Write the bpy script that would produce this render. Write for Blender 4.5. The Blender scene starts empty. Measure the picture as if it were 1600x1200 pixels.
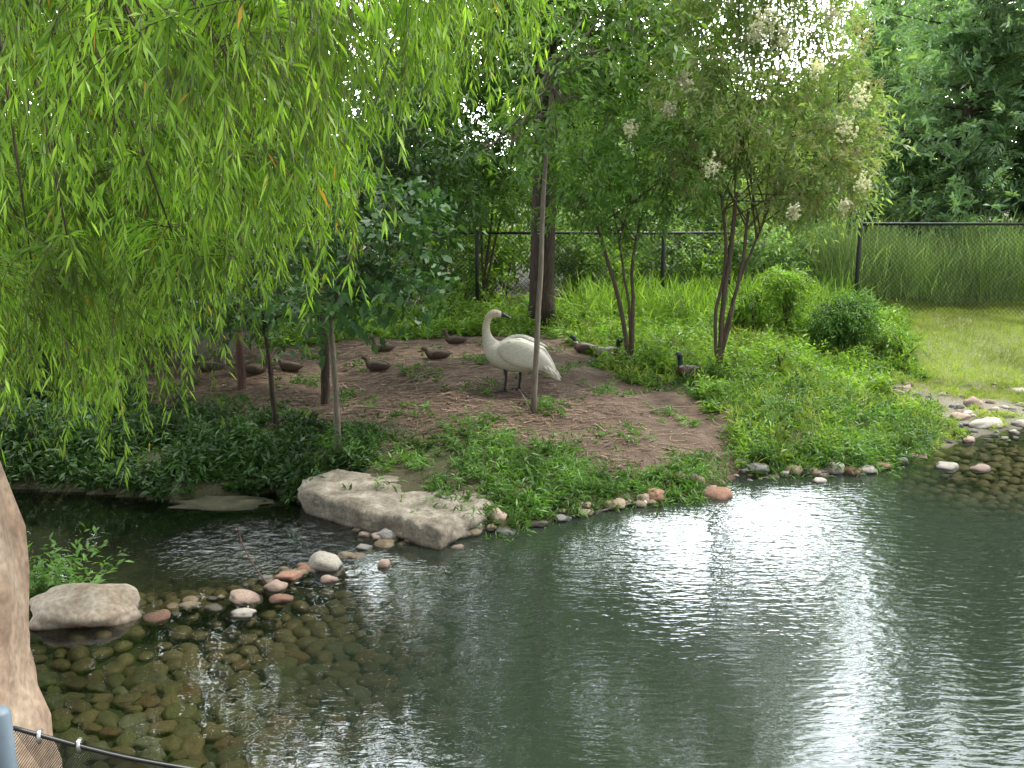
import bpy, math, random
import numpy as np
from mathutils import Vector, noise as mn
R=np.random.default_rng(7); random.seed(7)
scene=bpy.context.scene; COL=scene.collection
# ---------------------------------------------------------------- camera
CH=3.5; TH=math.radians(12.4); F=1570.0
cam=bpy.data.cameras.new("camera"); co=bpy.data.objects.new("camera",cam); COL.objects.link(co)
cam.sensor_width=36; cam.lens=36*F/1600; cam.clip_end=2000; cam.clip_start=0.05
co.location=(0,0,CH); co.rotation_euler=(math.pi/2-TH,0,0); scene.camera=co
def ray(px,py):
    x=(px-800)/F; u=(600-py)/F
    return np.array([x, u*math.sin(TH)+math.cos(TH), u*math.cos(TH)-math.sin(TH)])
def g(px,py,z=0.0):
    d=ray(px,py); t=(z-CH)/d[2]; return np.array([d[0]*t,d[1]*t,z])
def at(px,py,y):
    d=ray(px,py); t=y/d[1]; return np.array([d[0]*t,y,CH+d[2]*t])
# ---------------------------------------------------------------- terrain
shore=[(-200,758),(0,765),(130,772),(270,786),(420,772),(480,795),(560,818),(620,832),(700,840),(790,830),(860,817),(950,797),(1030,787),(1100,776),(1150,747),(1240,744),(1350,740),(1440,714),(1500,694),(1560,676),(1620,668),(1800,645)]
A=[tuple(g(a,b)[:2]) for a,b in shore]
polyA=[(-400,10.5)]+A+[(34,18),(400,18),(400,600),(-400,600)]
polyB=[(-400,-80),(-400,7.9),(-4.7,8.2),(-4.0,7.5),(-3.3,5.6),(-2.5,4.5),(-1.9,3.7),(30,3.3),(32,19),(400,19),(400,-80)]
def sdf(P,poly):
    poly=np.array(poly,float); n=len(poly); d=np.full(len(P),1e9); ins=np.zeros(len(P),bool)
    for i in range(n):
        a=poly[i]; b=poly[(i+1)%n]; e=b-a; w=P-a
        t=np.clip((w@e)/(e@e),0,1); q=w-t[:,None]*e; d=np.minimum(d,(q**2).sum(1))
        c=((a[1]<=P[:,1])&(b[1]>P[:,1]))|((b[1]<=P[:,1])&(a[1]>P[:,1]))
        if abs(e[1])>1e-12:
            xi=a[0]+(P[:,1]-a[1])/e[1]*e[0]; ins^=(c&(P[:,0]<xi))
    d=np.sqrt(d); return np.where(ins,d,-d)
def ss(a,b,x):
    t=np.clip((x-a)/(b-a),0,1); return t*t*(3-2*t)
W0=g(640,842)[:2]; W1=g(150,975)[:2]
def Hn(P):
    P=np.atleast_2d(np.array(P,float))[:,:2]; x=P[:,0]; y=P[:,1]
    a=sdf(P,polyA); b=sdf(P,polyB)
    rough=.025*(np.sin(x*3.1+y*1.3)+np.sin(y*4.3-x*2.2)*.7+np.sin(x*7.7+1)*np.sin(y*6.9)*.5)
    flat=ss(4.0,5.6,x)*(1-ss(15.5,18,y))
    la=(.27*(1-np.exp(-a/.45))*(1-.8*flat)+.33*ss(1,6.5,a)*(1-.5*flat))
    la+=.17*np.exp(-(((x-.2)/2.2)**2+((y-13.6)/1.9)**2))+rough*ss(0,.6,a)
    lb=.25*(1-np.exp(-b/.4))+1.6*ss(3.2,1.8,y)*ss(0,1,b)
    s=np.maximum(a,b); m=-s
    dp=.06+.22*(1-np.exp(-m/.4))+.9*ss(-.9,.7,x)*ss(.5,2.6,m)*(1-ss(3.6,5.5,x)*ss(9.0,10.8,y))
    e=W1-W0; w=P-W0; t=np.clip((w@e)/(e@e),0,1); q=w-t[:,None]*e; dw=np.sqrt((q**2).sum(1))
    dp+=.25*ss(.3,1.,dw)*ss(8.2,8.8,y)*(1-ss(-1.5,-.6,x))
    dp=dp*(1-.8*np.exp(-(dw/.22)**2))
    return np.where(a>0,la,np.where(b>0,lb,-dp))
def Hp(x,y): return float(Hn([(x,y)])[0])
def gz(px,py,z=.3):
    for _ in range(12):
        p=g(px,py,z); z=.5*z+.5*max(Hp(p[0],p[1]),-.02)
    p=g(px,py,z); p[2]=max(Hp(p[0],p[1]),-.02); return p
# ---------------------------------------------------------------- mesh helpers
def link(o,parent=None):
    COL.objects.link(o)
    if parent is not None: o.parent=parent
    return o
def mesh(name,V,Fc,mat,parent=None,smooth=True,col=None):
    me=bpy.data.meshes.new(name); me.from_pydata([tuple(map(float,v)) for v in V],[],[tuple(map(int,f)) for f in Fc])
    if smooth: me.polygons.foreach_set("use_smooth",[True]*len(me.polygons))
    if mat: me.materials.append(mat)
    if col is not None:
        a=me.color_attributes.new("col",'FLOAT_COLOR','POINT'); a.data.foreach_set("color",np.array(col,np.float32).ravel())
    me.update(); return link(bpy.data.objects.new(name,me),parent)
def quads(name,Q,mat,parent=None):
    Q=np.asarray(Q,np.float32); n=len(Q); me=bpy.data.meshes.new(name)
    me.vertices.add(4*n); me.vertices.foreach_set("co",Q.reshape(-1))
    me.loops.add(4*n); me.loops.foreach_set("vertex_index",np.arange(4*n,dtype=np.int32))
    me.polygons.add(n); me.polygons.foreach_set("loop_start",np.arange(0,4*n,4,dtype=np.int32))
    me.update(calc_edges=True); me.materials.append(mat)
    return link(bpy.data.objects.new(name,me),parent)
def empty(name,loc,label,cat,group=None,kind=None):
    o=bpy.data.objects.new(name,None); o.empty_display_size=.2; o.location=tuple(map(float,loc)); COL.objects.link(o)
    tag(o,label,cat,group,kind); return o
def tag(o,label=None,cat=None,group=None,kind=None):
    if label:o["label"]=label
    if cat:o["category"]=cat
    if group:o["group"]=group
    if kind:o["kind"]=kind
def tubes(paths,seg=6):
    V=[];Fc=[]
    for pts,rad in paths:
        pts=np.array(pts,float); n=len(pts); T=np.gradient(pts,axis=0); T/=np.linalg.norm(T,axis=1)[:,None]+1e-9
        ref=np.array([1,0,0.]) if abs(T[0][0])<.8 else np.array([0,1,0.])
        b0=len(V)
        for i in range(n):
            s=np.cross(T[i],ref); s/=np.linalg.norm(s)+1e-9; u=np.cross(s,T[i])
            for k in range(seg):
                a=2*math.pi*k/seg; V.append(pts[i]+(s*math.cos(a)+u*math.sin(a))*rad[i])
        for i in range(n-1):
            for k in range(seg):
                k2=(k+1)%seg; Fc.append((b0+i*seg+k,b0+i*seg+k2,b0+(i+1)*seg+k2,b0+(i+1)*seg+k))
        Fc.append(tuple(b0+k for k in range(seg))[::-1]); Fc.append(tuple(b0+(n-1)*seg+k for k in range(seg)))
    return V,Fc
def smooth_path(pts,n):
    pts=np.array(pts,float); m=len(pts); t=np.linspace(0,m-1,n); out=[]
    for q in t:
        i=min(int(q),m-2); f=q-i; p0=pts[max(i-1,0)];p1=pts[i];p2=pts[i+1];p3=pts[min(i+2,m-1)]
        out.append(.5*((2*p1)+(-p0+p2)*f+(2*p0-5*p1+4*p2-p3)*f*f+(-p0+3*p1-3*p2+p3)*f**3))
    return np.array(out)
def nrm(a): return a/(np.linalg.norm(a,axis=-1,keepdims=True)+1e-9)
def twig_leaves(O,D,Ln,k,L,W,ang=.9,droop=.25,ldroop=.15,upn=.8,jit=.25,start=.12,rng=R):
    N=len(O); t=np.linspace(start,1,k)[None,:,None]; t=np.clip(t+rng.normal(0,.02,(N,k,1)),0,1)
    O=O[:,None,:];D=nrm(D)[:,None,:];Ln=np.asarray(Ln).reshape(-1,1,1)
    pos=O+D*Ln*t; pos[...,2]-=(Ln*t*t*droop)[...,0]
    rv=nrm(rng.normal(0,1,(N,1,3))+np.array([0,0,.3])); s=nrm(np.cross(np.broadcast_to(D,(N,1,3)),rv))
    sg=np.where(np.arange(k)%2==0,1.,-1.)[None,:,None]
    a=ang*(1+rng.normal(0,.2,(N,k,1)))
    ld=D*np.cos(a)+s*sg*np.sin(a)+rng.normal(0,jit,(N,k,3)); ld[...,2]-=ldroop; ld=nrm(ld)
    n=nrm(rng.normal(0,.5,(N,k,3))+np.array([0,0,upn])); wd=nrm(np.cross(ld,n))
    sc=rng.uniform(.65,1.2,(N,k,1)); LL=L*sc; WW=W*sc*.5
    mid=pos+ld*LL*.45; tip=pos+ld*LL; tip[...,2]-=(LL*.15)[...,0]
    Q=np.stack([pos,mid+wd*WW,tip,mid-wd*WW],axis=2)
    return Q.reshape(-1,4,3)
def sph(n,rng=R): return nrm(rng.normal(0,1,(n,3)))
# ---------------------------------------------------------------- materials
def newmat(name):
    m=bpy.data.materials.new(name); m.use_nodes=True; nt=m.node_tree; nt.nodes.clear()
    out=nt.nodes.new('ShaderNodeOutputMaterial'); return m,nt,out
def N(nt,t,**k):
    n=nt.nodes.new(t)
    for a,b in k.items():
        if a=='ins':
            for i,v in b.items(): n.inputs[i].default_value=v
        else: setattr(n,a,b)
    return n
def ramp(nt,stops):
    r=nt.nodes.new('ShaderNodeValToRGB'); e=r.color_ramp.elements
    while len(e)<len(stops): e.new(.5)
    for i,(p,c) in enumerate(stops): e[i].position=p; e[i].color=(*c,1)
    return r
def c4(c): return (*c,1)
def leafmat(name,cols,trans=.35,ns=1.3,lo=.55,hi=1.35,rough=.45):
    m,nt,out=newmat(name); L=nt.links
    ge=N(nt,'ShaderNodeNewGeometry'); k=len(cols); r=ramp(nt,[(i/(k-1) if k>1 else 0,c) for i,c in enumerate(cols)])
    L.new(ge.outputs['Random Per Island'],r.inputs[0])
    no=N(nt,'ShaderNodeTexNoise',ins={'Scale':ns,'Detail':2.0}); L.new(ge.outputs['Position'],no.inputs['Vector'])
    mr=N(nt,'ShaderNodeMapRange',ins={1:.3,2:.7,3:lo,4:hi}); L.new(no.outputs[0],mr.inputs[0])
    mu=N(nt,'ShaderNodeVectorMath',operation='SCALE'); L.new(r.outputs[0],mu.inputs[0]); L.new(mr.outputs[0],mu.inputs['Scale'])
    p=N(nt,'ShaderNodeBsdfPrincipled',ins={'Roughness':rough}); p.inputs['Specular IOR Level'].default_value=.35
    L.new(mu.outputs[0],p.inputs['Base Color'])
    if trans<=0: L.new(p.outputs[0],out.inputs[0]); return m
    tr=N(nt,'ShaderNodeBsdfTranslucent'); tc=N(nt,'ShaderNodeVectorMath',operation='MULTIPLY'); tc.inputs[1].default_value=(1.5,1.55,.6)
    L.new(mu.outputs[0],tc.inputs[0]); L.new(tc.outputs[0],tr.inputs[0])
    mx=N(nt,'ShaderNodeMixShader',ins={0:trans}); L.new(p.outputs[0],mx.inputs[1]); L.new(tr.outputs[0],mx.inputs[2]); L.new(mx.outputs[0],out.inputs[0])
    return m
def rockmat(name,c1,c2,c3=None,scale=7,rough=.85,bump=.5,wet=.35):
    m,nt,out=newmat(name); L=nt.links
    tc=N(nt,'ShaderNodeTexCoord'); oi=N(nt,'ShaderNodeObjectInfo')
    ad=N(nt,'ShaderNodeVectorMath',operation='ADD'); L.new(tc.outputs['Object'],ad.inputs[0]); L.new(oi.outputs['Random'],ad.inputs[1])
    n1=N(nt,'ShaderNodeTexNoise',ins={'Scale':scale,'Detail':8.0,'Roughness':.65}); L.new(ad.outputs[0],n1.inputs['Vector'])
    r=ramp(nt,[(.3,c1),(.52,c2),(.72,c3 or c2)]); L.new(n1.outputs[0],r.inputs[0])
    n2=N(nt,'ShaderNodeTexNoise',ins={'Scale':scale*9,'Detail':4.0}); L.new(ad.outputs[0],n2.inputs['Vector'])
    mr=N(nt,'ShaderNodeMapRange',ins={1:.3,2:.7,3:.7,4:1.25}); L.new(n2.outputs[0],mr.inputs[0])
    mv=N(nt,'ShaderNodeMapRange',ins={1:0.,2:1.,3:.7,4:1.2}); L.new(oi.outputs['Random'],mv.inputs[0])
    mm=N(nt,'ShaderNodeMath',operation='MULTIPLY'); L.new(mr.outputs[0],mm.inputs[0]); L.new(mv.outputs[0],mm.inputs[1])
    mu=N(nt,'ShaderNodeVectorMath',operation='SCALE'); L.new(r.outputs[0],mu.inputs[0]); L.new(mm.outputs[0],mu.inputs['Scale'])
    ge=N(nt,'ShaderNodeNewGeometry'); sx=N(nt,'ShaderNodeSeparateXYZ'); L.new(ge.outputs['Position'],sx.inputs[0])
    wz=N(nt,'ShaderNodeMapRange',ins={1:.0,2:.035,3:wet,4:1.}); L.new(sx.outputs[2],wz.inputs[0])
    mu2=N(nt,'ShaderNodeVectorMath',operation='SCALE'); L.new(mu.outputs[0],mu2.inputs[0]); L.new(wz.outputs[0],mu2.inputs['Scale'])
    p=N(nt,'ShaderNodeBsdfPrincipled',ins={'Roughness':rough}); L.new(mu2.outputs[0],p.inputs['Base Color'])
    b=N(nt,'ShaderNodeBump',ins={'Strength':bump,'Distance':.02}); L.new(n1.outputs[0],b.inputs['Height']); L.new(b.outputs[0],p.inputs['Normal'])
    L.new(p.outputs[0],out.inputs[0]); return m
def simple(name,c,rough=.6,metal=0.,var=.0,scale=20,bump=0.):
    m,nt,out=newmat(name); L=nt.links
    p=N(nt,'ShaderNodeBsdfPrincipled',ins={'Roughness':rough,'Metallic':metal,'Base Color':c4(c)})
    tc=N(nt,'ShaderNodeTexCoord'); n=N(nt,'ShaderNodeTexNoise',ins={'Scale':scale,'Detail':5.0}); L.new(tc.outputs['Object'],n.inputs['Vector'])
    a=tuple(x*(1-var) for x in c); b=tuple(min(1,x*(1+var)) for x in c)
    r=ramp(nt,[(.3,a),(.7,b)]); L.new(n.outputs[0],r.inputs[0]); L.new(r.outputs[0],p.inputs['Base Color'])
    L.new(p.outputs[0],out.inputs[0]); return m
def barkmat(name,c1,c2):
    m,nt,out=newmat(name); L=nt.links
    tc=N(nt,'ShaderNodeTexCoord'); mp=N(nt,'ShaderNodeMapping'); mp.inputs['Scale'].default_value=(22,22,4); L.new(tc.outputs['Object'],mp.inputs[0])
    n=N(nt,'ShaderNodeTexNoise',ins={'Scale':1.5,'Detail':7.0,'Roughness':.7}); L.new(mp.outputs[0],n.inputs['Vector'])
    r=ramp(nt,[(.35,c1),(.65,c2)]); L.new(n.outputs[0],r.inputs[0])
    p=N(nt,'ShaderNodeBsdfPrincipled',ins={'Roughness':.9}); L.new(r.outputs[0],p.inputs['Base Color'])
    b=N(nt,'ShaderNodeBump',ins={'Strength':.8,'Distance':.02}); L.new(n.outputs[0],b.inputs['Height']); L.new(b.outputs[0],p.inputs['Normal'])
    L.new(p.outputs[0],out.inputs[0]); return m
def colmat(name,scale=60,lo=.85,hi=1.1,rough=.7,stretch=(1,1,1)):
    m,nt,out=newmat(name); L=nt.links
    at_=N(nt,'ShaderNodeAttribute',attribute_name="col"); tc=N(nt,'ShaderNodeTexCoord')
    mp=N(nt,'ShaderNodeMapping'); mp.inputs['Scale'].default_value=stretch; L.new(tc.outputs['Object'],mp.inputs[0])
    n=N(nt,'ShaderNodeTexNoise',ins={'Scale':scale,'Detail':4.0}); L.new(mp.outputs[0],n.inputs['Vector'])
    mr=N(nt,'ShaderNodeMapRange',ins={1:.35,2:.65,3:lo,4:hi}); L.new(n.outputs[0],mr.inputs[0])
    mu=N(nt,'ShaderNodeVectorMath',operation='SCALE'); L.new(at_.outputs['Color'],mu.inputs[0]); L.new(mr.outputs[0],mu.inputs['Scale'])
    p=N(nt,'ShaderNodeBsdfPrincipled',ins={'Roughness':rough}); L.new(mu.outputs[0],p.inputs['Base Color'])
    b=N(nt,'ShaderNodeBump',ins={'Strength':.35,'Distance':.01}); L.new(n.outputs[0],b.inputs['Height']); L.new(b.outputs[0],p.inputs['Normal'])
    L.new(p.outputs[0],out.inputs[0]); return m
M={}
M['willow']=leafmat('willow_leaf',[(.10,.21,.03),(.17,.31,.04),(.26,.42,.065),(.13,.26,.035),(.30,.46,.085)],.5,1.7,.30,1.5)  # palest tint paints leaf highlights; wide clump noise paints depth shading
M['willow_yel']=leafmat('willow_leaf_yellow',[(.55,.36,.05),(.45,.22,.05)],.35)
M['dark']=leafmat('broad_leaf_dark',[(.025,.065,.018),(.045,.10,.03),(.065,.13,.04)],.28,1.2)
M['blue']=leafmat('round_leaf_dark',[(.035,.09,.035),(.055,.125,.045),(.075,.16,.055)],.3,1.2,.6,1.4)
M['mid']=leafmat('broad_leaf',[(.07,.145,.035),(.11,.215,.05),(.16,.285,.075)],.42,1.2,.45,1.4)
M['haze']=leafmat('distant_leaf_hazed',[(.13,.22,.09),(.18,.29,.12),(.24,.36,.155)],.42,.6,.6,1.3)  # paler greens put distance haze into the leaf colour
M['olive']=leafmat('olive_leaf',[(.13,.21,.07),(.18,.28,.095),(.24,.32,.13),(.28,.32,.18)],.44,1.5,.65,1.35)
M['pine']=leafmat('pine_needle',[(.14,.24,.135),(.19,.32,.175),(.26,.40,.23)],.38,.7,.55,1.35)  # needle greens paled, with haze mixed into the colour
M['lime']=leafmat('weed_leaf_bright',[(.12,.23,.035),(.18,.32,.05),(.29,.43,.10)],.42,2.2,.45,1.35)
M['weed']=leafmat('weed_leaf',[(.06,.14,.03),(.10,.21,.05),(.16,.29,.08)],.36,1.8,.45,1.4)
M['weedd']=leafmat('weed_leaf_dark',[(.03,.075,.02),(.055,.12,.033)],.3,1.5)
M['reed']=leafmat('reed_blade',[(.13,.21,.085),(.18,.28,.12),(.25,.34,.18)],.35,.8)
M['lawn']=leafmat('lawn_blade',[(.20,.30,.06),(.29,.38,.09),(.38,.40,.15)],.38,1.0)
M['blossom']=leafmat('blossom_petal',[(.64,.64,.50),(.78,.77,.66)],.2)
M['seed']=leafmat('seed_cluster',[(.33,.31,.18),(.42,.38,.26),(.38,.38,.20)],.3)
M['litter']=leafmat('stick_litter',[(.08,.05,.035),(.18,.12,.085),(.30,.22,.16),(.10,.065,.045),(.42,.33,.24)],.0,2,.6,1.3,.9)
M['bark']=barkmat('bark_brown',(.05,.035,.025),(.14,.10,.075))
M['barkd']=barkmat('bark_dark',(.02,.015,.012),(.08,.055,.04))
M['barkp']=barkmat('bark_pale',(.12,.10,.08),(.23,.20,.16))
M['barkr']=barkmat('bark_reddish',(.07,.035,.03),(.15,.08,.065))
M['black']=simple('black_coated_steel',(.012,.013,.014),.4)
M['silver']=simple('galvanised_clip',(.6,.6,.6),.3,.9)
M['bluegrey']=simple('blue_grey_paint',(.11,.15,.19),.5,0,.1)
M['rwhite']=rockmat('stone_white',(.30,.27,.23),(.44,.41,.36),(.56,.53,.48))
M['rgrey']=rockmat('stone_grey',(.12,.12,.115),(.20,.20,.19),(.28,.27,.26))
M['rpink']=rockmat('stone_pink',(.20,.14,.11),(.31,.23,.19),(.40,.33,.28))
M['rred']=rockmat('stone_red',(.15,.075,.05),(.25,.135,.095),(.33,.21,.16))
M['rtan']=rockmat('stone_tan',(.16,.125,.08),(.26,.21,.145),(.36,.31,.23))
M['rdark']=rockmat('stone_wet_dark',(.04,.035,.025),(.08,.07,.05),(.12,.10,.07),7,.5)
M['boul']=rockmat('boulder_pale',(.24,.17,.12),(.40,.34,.27),(.52,.47,.40),3,.9,.8)
M['slab']=rockmat('slab_stone',(.08,.065,.05),(.21,.185,.15),(.36,.33,.28),4.5,.9,1.,.45)
M['moss']=rockmat('mossy_stone',(.04,.045,.018),(.08,.075,.03),(.13,.12,.06),6)
M['sand']=rockmat('sandstone',(.22,.135,.09),(.40,.29,.21),(.52,.41,.31),2.5,.9,1.)
M['cob']=[rockmat('cobble_olive',(.055,.052,.026),(.10,.09,.045),(.15,.13,.07),7,.6,.5,1.),rockmat('cobble_brown',(.07,.05,.028),(.13,.095,.055),(.18,.135,.08),7,.6,.5,1.),rockmat('cobble_rust',(.09,.05,.028),(.15,.09,.05),(.20,.125,.075),7,.6,.5,1.),rockmat('cobble_grey',(.07,.07,.05),(.125,.12,.09),(.18,.17,.125),7,.6,.5,1.)]
# ---------------------------------------------------------------- ground
def grid(fine,far):
    return np.array(sorted(set(np.round(np.concatenate([fine,far]),4))))
xs=grid(np.arange(-11,14,.09),np.array([-600,-300,-150,-80,-50,-35,-28,-22,-18,-15,-13,-12,15,16.5,18,20,23,26,29,32,36,50,80,150,300,600.]))
ys=grid(np.arange(1,21,.09),np.array([-300,-80,-30,-10,-4,-1,0,22,23,24,26,28,31,35,40,50,70,110,200,400,700.]))
X,Y=np.meshgrid(xs,ys); P=np.stack([X.ravel(),Y.ravel()],1); Z=Hn(P)
V=np.column_stack([P,Z]).astype(np.float32); nx=len(xs); ny=len(ys)
idx=np.arange(nx*ny).reshape(ny,nx); Fq=np.stack([idx[:-1,:-1],idx[:-1,1:],idx[1:,1:],idx[1:,:-1]],-1).reshape(-1,4)
me=bpy.data.meshes.new("ground"); me.vertices.add(len(V)); me.vertices.foreach_set("co",V.ravel()); me.loops.add(Fq.size); me.loops.foreach_set("vertex_index",Fq.ravel().astype(np.int32)); me.polygons.add(len(Fq)); me.polygons.foreach_set("loop_start",np.arange(0,Fq.size,4,dtype=np.int32)); me.update(calc_edges=True)
me.polygons.foreach_set("use_smooth",np.ones(len(Fq),bool))
dirt_px=[(200,585),(420,560),(560,548),(720,540),(880,545),(940,575),(960,600),(1080,600),(1150,640),(1190,700),(1130,725),(1060,705),(960,700),(860,680),(760,665),(640,672),(540,662),(420,640),(230,630)]
dirt=[tuple(g(a,b,.45)[:2]) for a,b in dirt_px]
lawn=[tuple(g(a,b,.3)[:2]) for a,b in [(1400,500),(1420,560),(1480,590),(1700,600),(2000,560),(2000,480),(1450,485)]]
grav=[tuple(g(a,b,.08)[:2]) for a,b in [(1370,592),(1420,640),(1480,665),(1440,712),(1500,700),(1580,690),(1800,680),(1800,600),(1600,598),(1480,596)]]
sD=sdf(P,dirt); sL=sdf(P,lawn); sG=sdf(P,grav)
c=np.zeros((len(P),4),np.float32); c[:,0]=ss(-.35,.25,sD); c[:,1]=ss(-.5,.5,sL); c[:,2]=ss(-.2,.2,sG); c[:,3]=1
a=me.color_attributes.new("mask",'FLOAT_COLOR','POINT'); a.data.foreach_set("color",c.ravel())
m,nt,out=newmat('earth_and_silt'); L=nt.links
ge=N(nt,'ShaderNodeNewGeometry'); atn=N(nt,'ShaderNodeAttribute',attribute_name="mask"); sp=N(nt,'ShaderNodeSeparateColor'); L.new(atn.outputs['Color'],sp.inputs[0])
def nz(s,d=6.,ro=.6):
    n=N(nt,'ShaderNodeTexNoise',ins={'Scale':s,'Detail':d,'Roughness':ro}); L.new(ge.outputs['Position'],n.inputs['Vector']); return n
def mixc(f,a_,b_):
    x=N(nt,'ShaderNodeMix',data_type='RGBA'); L.new(f,x.inputs[0]); L.new(a_,x.inputs[6]); L.new(b_,x.inputs[7]); return x.outputs[2]
n1=nz(3.2,8,.7); n2=nz(45,5,.7); n3=nz(1.1,3)
soil=ramp(nt,[(.3,(.045,.035,.02)),(.55,(.07,.065,.03)),(.75,(.06,.10,.03))]); L.new(n1.outputs[0],soil.inputs[0])
drt=ramp(nt,[(.25,(.055,.034,.023)),(.5,(.12,.08,.056)),(.75,(.22,.16,.12))]); L.new(n1.outputs[0],drt.inputs[0])
lw=ramp(nt,[(.3,(.12,.17,.05)),(.7,(.26,.28,.11))]); L.new(n2.outputs[0],lw.inputs[0])
gr=ramp(nt,[(.3,(.12,.11,.07)),(.7,(.32,.29,.23))]); L.new(n2.outputs[0],gr.inputs[0])
ed=N(nt,'ShaderNodeMath',operation='ADD'); L.new(sp.outputs[0],ed.inputs[0]); L.new(n3.outputs[0],ed.inputs[1])
er=N(nt,'ShaderNodeMapRange',ins={1:.75,2:1.15,3:0.,4:1.}); L.new(ed.outputs[0],er.inputs[0])
cc=mixc(er.outputs[0],soil.outputs[0],drt.outputs[0]); cc=mixc(sp.outputs[1],cc,lw.outputs[0]); cc=mixc(sp.outputs[2],cc,gr.outputs[0])
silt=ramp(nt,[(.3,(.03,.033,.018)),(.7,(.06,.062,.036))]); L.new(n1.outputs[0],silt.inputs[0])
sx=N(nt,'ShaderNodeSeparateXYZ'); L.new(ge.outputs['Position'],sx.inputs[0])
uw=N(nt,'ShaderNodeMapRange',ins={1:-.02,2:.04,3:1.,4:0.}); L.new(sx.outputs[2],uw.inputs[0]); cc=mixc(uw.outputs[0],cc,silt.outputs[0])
sc=N(nt,'ShaderNodeMapRange',ins={1:.3,2:.7,3:.6,4:1.3}); L.new(n2.outputs[0],sc.inputs[0]); mu=N(nt,'ShaderNodeVectorMath',operation='SCALE'); L.new(cc,mu.inputs[0]); L.new(sc.outputs[0],mu.inputs['Scale'])
p=N(nt,'ShaderNodeBsdfPrincipled',ins={'Roughness':.95}); L.new(mu.outputs[0],p.inputs['Base Color'])
bp=N(nt,'ShaderNodeBump',ins={'Strength':.8,'Distance':.03}); L.new(n2.outputs[0],bp.inputs['Height']); L.new(bp.outputs[0],p.inputs['Normal']); L.new(p.outputs[0],out.inputs[0])
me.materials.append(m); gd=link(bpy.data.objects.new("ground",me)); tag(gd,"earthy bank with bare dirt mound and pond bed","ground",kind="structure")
# ---------------------------------------------------------------- water
m,nt,out=newmat('pond_water'); L=nt.links
ge=N(nt,'ShaderNodeNewGeometry')
def wn(sx_,sy_,s,d,rot=0.):
    mp=N(nt,'ShaderNodeMapping'); mp.inputs['Scale'].default_value=(sx_,sy_,1); mp.inputs['Rotation'].default_value=(0,0,rot); L.new(ge.outputs['Position'],mp.inputs[0])
    n=N(nt,'ShaderNodeTexNoise',ins={'Scale':s,'Detail':d,'Roughness':.5}); L.new(mp.outputs[0],n.inputs['Vector']); return n
def mth(op,*a):
    n=N(nt,'ShaderNodeMath',operation=op)
    for i,v in enumerate(a):
        if isinstance(v,(int,float)): n.inputs[i].default_value=v
        else: L.new(v,n.inputs[i])
    return n.outputs[0]
a1=wn(.5,1.3,13.,2.,.10); a2=wn(.6,1.3,3.2,1.,-.2); a3=wn(1,1,11,3.)
sxy=N(nt,'ShaderNodeSeparateXYZ'); L.new(ge.outputs['Position'],sxy.inputs[0])
base=mth('MULTIPLY_ADD',a2.outputs[0],.6,a1.outputs[0])
cm=N(nt,'ShaderNodeMapRange',ins={1:-2.2,2:1.2,3:.04,4:.26}); L.new(sxy.outputs[0],cm.inputs[0])
cy=N(nt,'ShaderNodeMapRange',ins={1:5.5,2:8.5,3:.45,4:1.}); L.new(sxy.outputs[1],cy.inputs[0])
h1=mth('MULTIPLY',base,mth('MULTIPLY',cm.outputs[0],cy.outputs[0]))
dx=mth('SUBTRACT',sxy.outputs[0],-2.35); dy=mth('SUBTRACT',sxy.outputs[1],8.9)
rr2=mth('ADD',mth('MULTIPLY',dx,dx),mth('MULTIPLY',mth('MULTIPLY',dy,dy),2.0)); fl_=N(nt,'ShaderNodeMapRange',ins={1:.0,2:1.6,3:1.9,4:0.}); L.new(rr2,fl_.inputs[0])
h2=mth('MULTIPLY_ADD',mth('MULTIPLY',a3.outputs[0],fl_.outputs[0]),1.,h1)
bp=N(nt,'ShaderNodeBump',ins={'Distance':.03,'Strength':1.}); L.new(h2,bp.inputs['Height'])
fr=N(nt,'ShaderNodeFresnel',ins={'IOR':1.65}); L.new(bp.outputs[0],fr.inputs['Normal'])
gl=N(nt,'ShaderNodeBsdfGlossy',ins={'Roughness':.01,'Color':(.92,.97,1,1)}); L.new(bp.outputs[0],gl.inputs['Normal'])
tr=N(nt,'ShaderNodeBsdfTransparent',ins={'Color':(.80,.84,.72,1)})
df=N(nt,'ShaderNodeBsdfDiffuse',ins={'Color':(.024,.034,.024,1)})
murk=N(nt,'ShaderNodeMapRange',ins={1:-1.9,2:.1,3:.03,4:.9}); L.new(sxy.outputs[0],murk.inputs[0])
m0=N(nt,'ShaderNodeMixShader'); L.new(tr.outputs[0],m0.inputs[1]); L.new(df.outputs[0],m0.inputs[2])
rc=N(nt,'ShaderNodeMapRange',ins={1:9.4,2:10.8,3:0.,4:1.}); L.new(sxy.outputs[1],rc.inputs[0]); rc2=N(nt,'ShaderNodeMapRange',ins={1:3.8,2:5.2,3:0.,4:1.}); L.new(sxy.outputs[0],rc2.inputs[0])
mk=mth('MULTIPLY',murk.outputs[0],mth('SUBTRACT',1.,mth('MULTIPLY',rc.outputs[0],rc2.outputs[0]))); L.new(mk,m0.inputs[0])
mx=N(nt,'ShaderNodeMixShader'); L.new(fr.outputs[0],mx.inputs[0]); L.new(m0.outputs[0],mx.inputs[1]); L.new(gl.outputs[0],mx.inputs[2])
fo=wn(1.,3.2,5.,5.,.75); ft_=N(nt,'ShaderNodeMapRange',ins={1:.57,2:.70,3:0.,4:1.}); L.new(fo.outputs[0],ft_.inputs[0]); fm=N(nt,'ShaderNodeMapRange',ins={1:.0,2:1.0,3:.6,4:0.}); L.new(rr2,fm.inputs[0])  # foam streaks, whitened to stand in for bright ripple highlights
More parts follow.
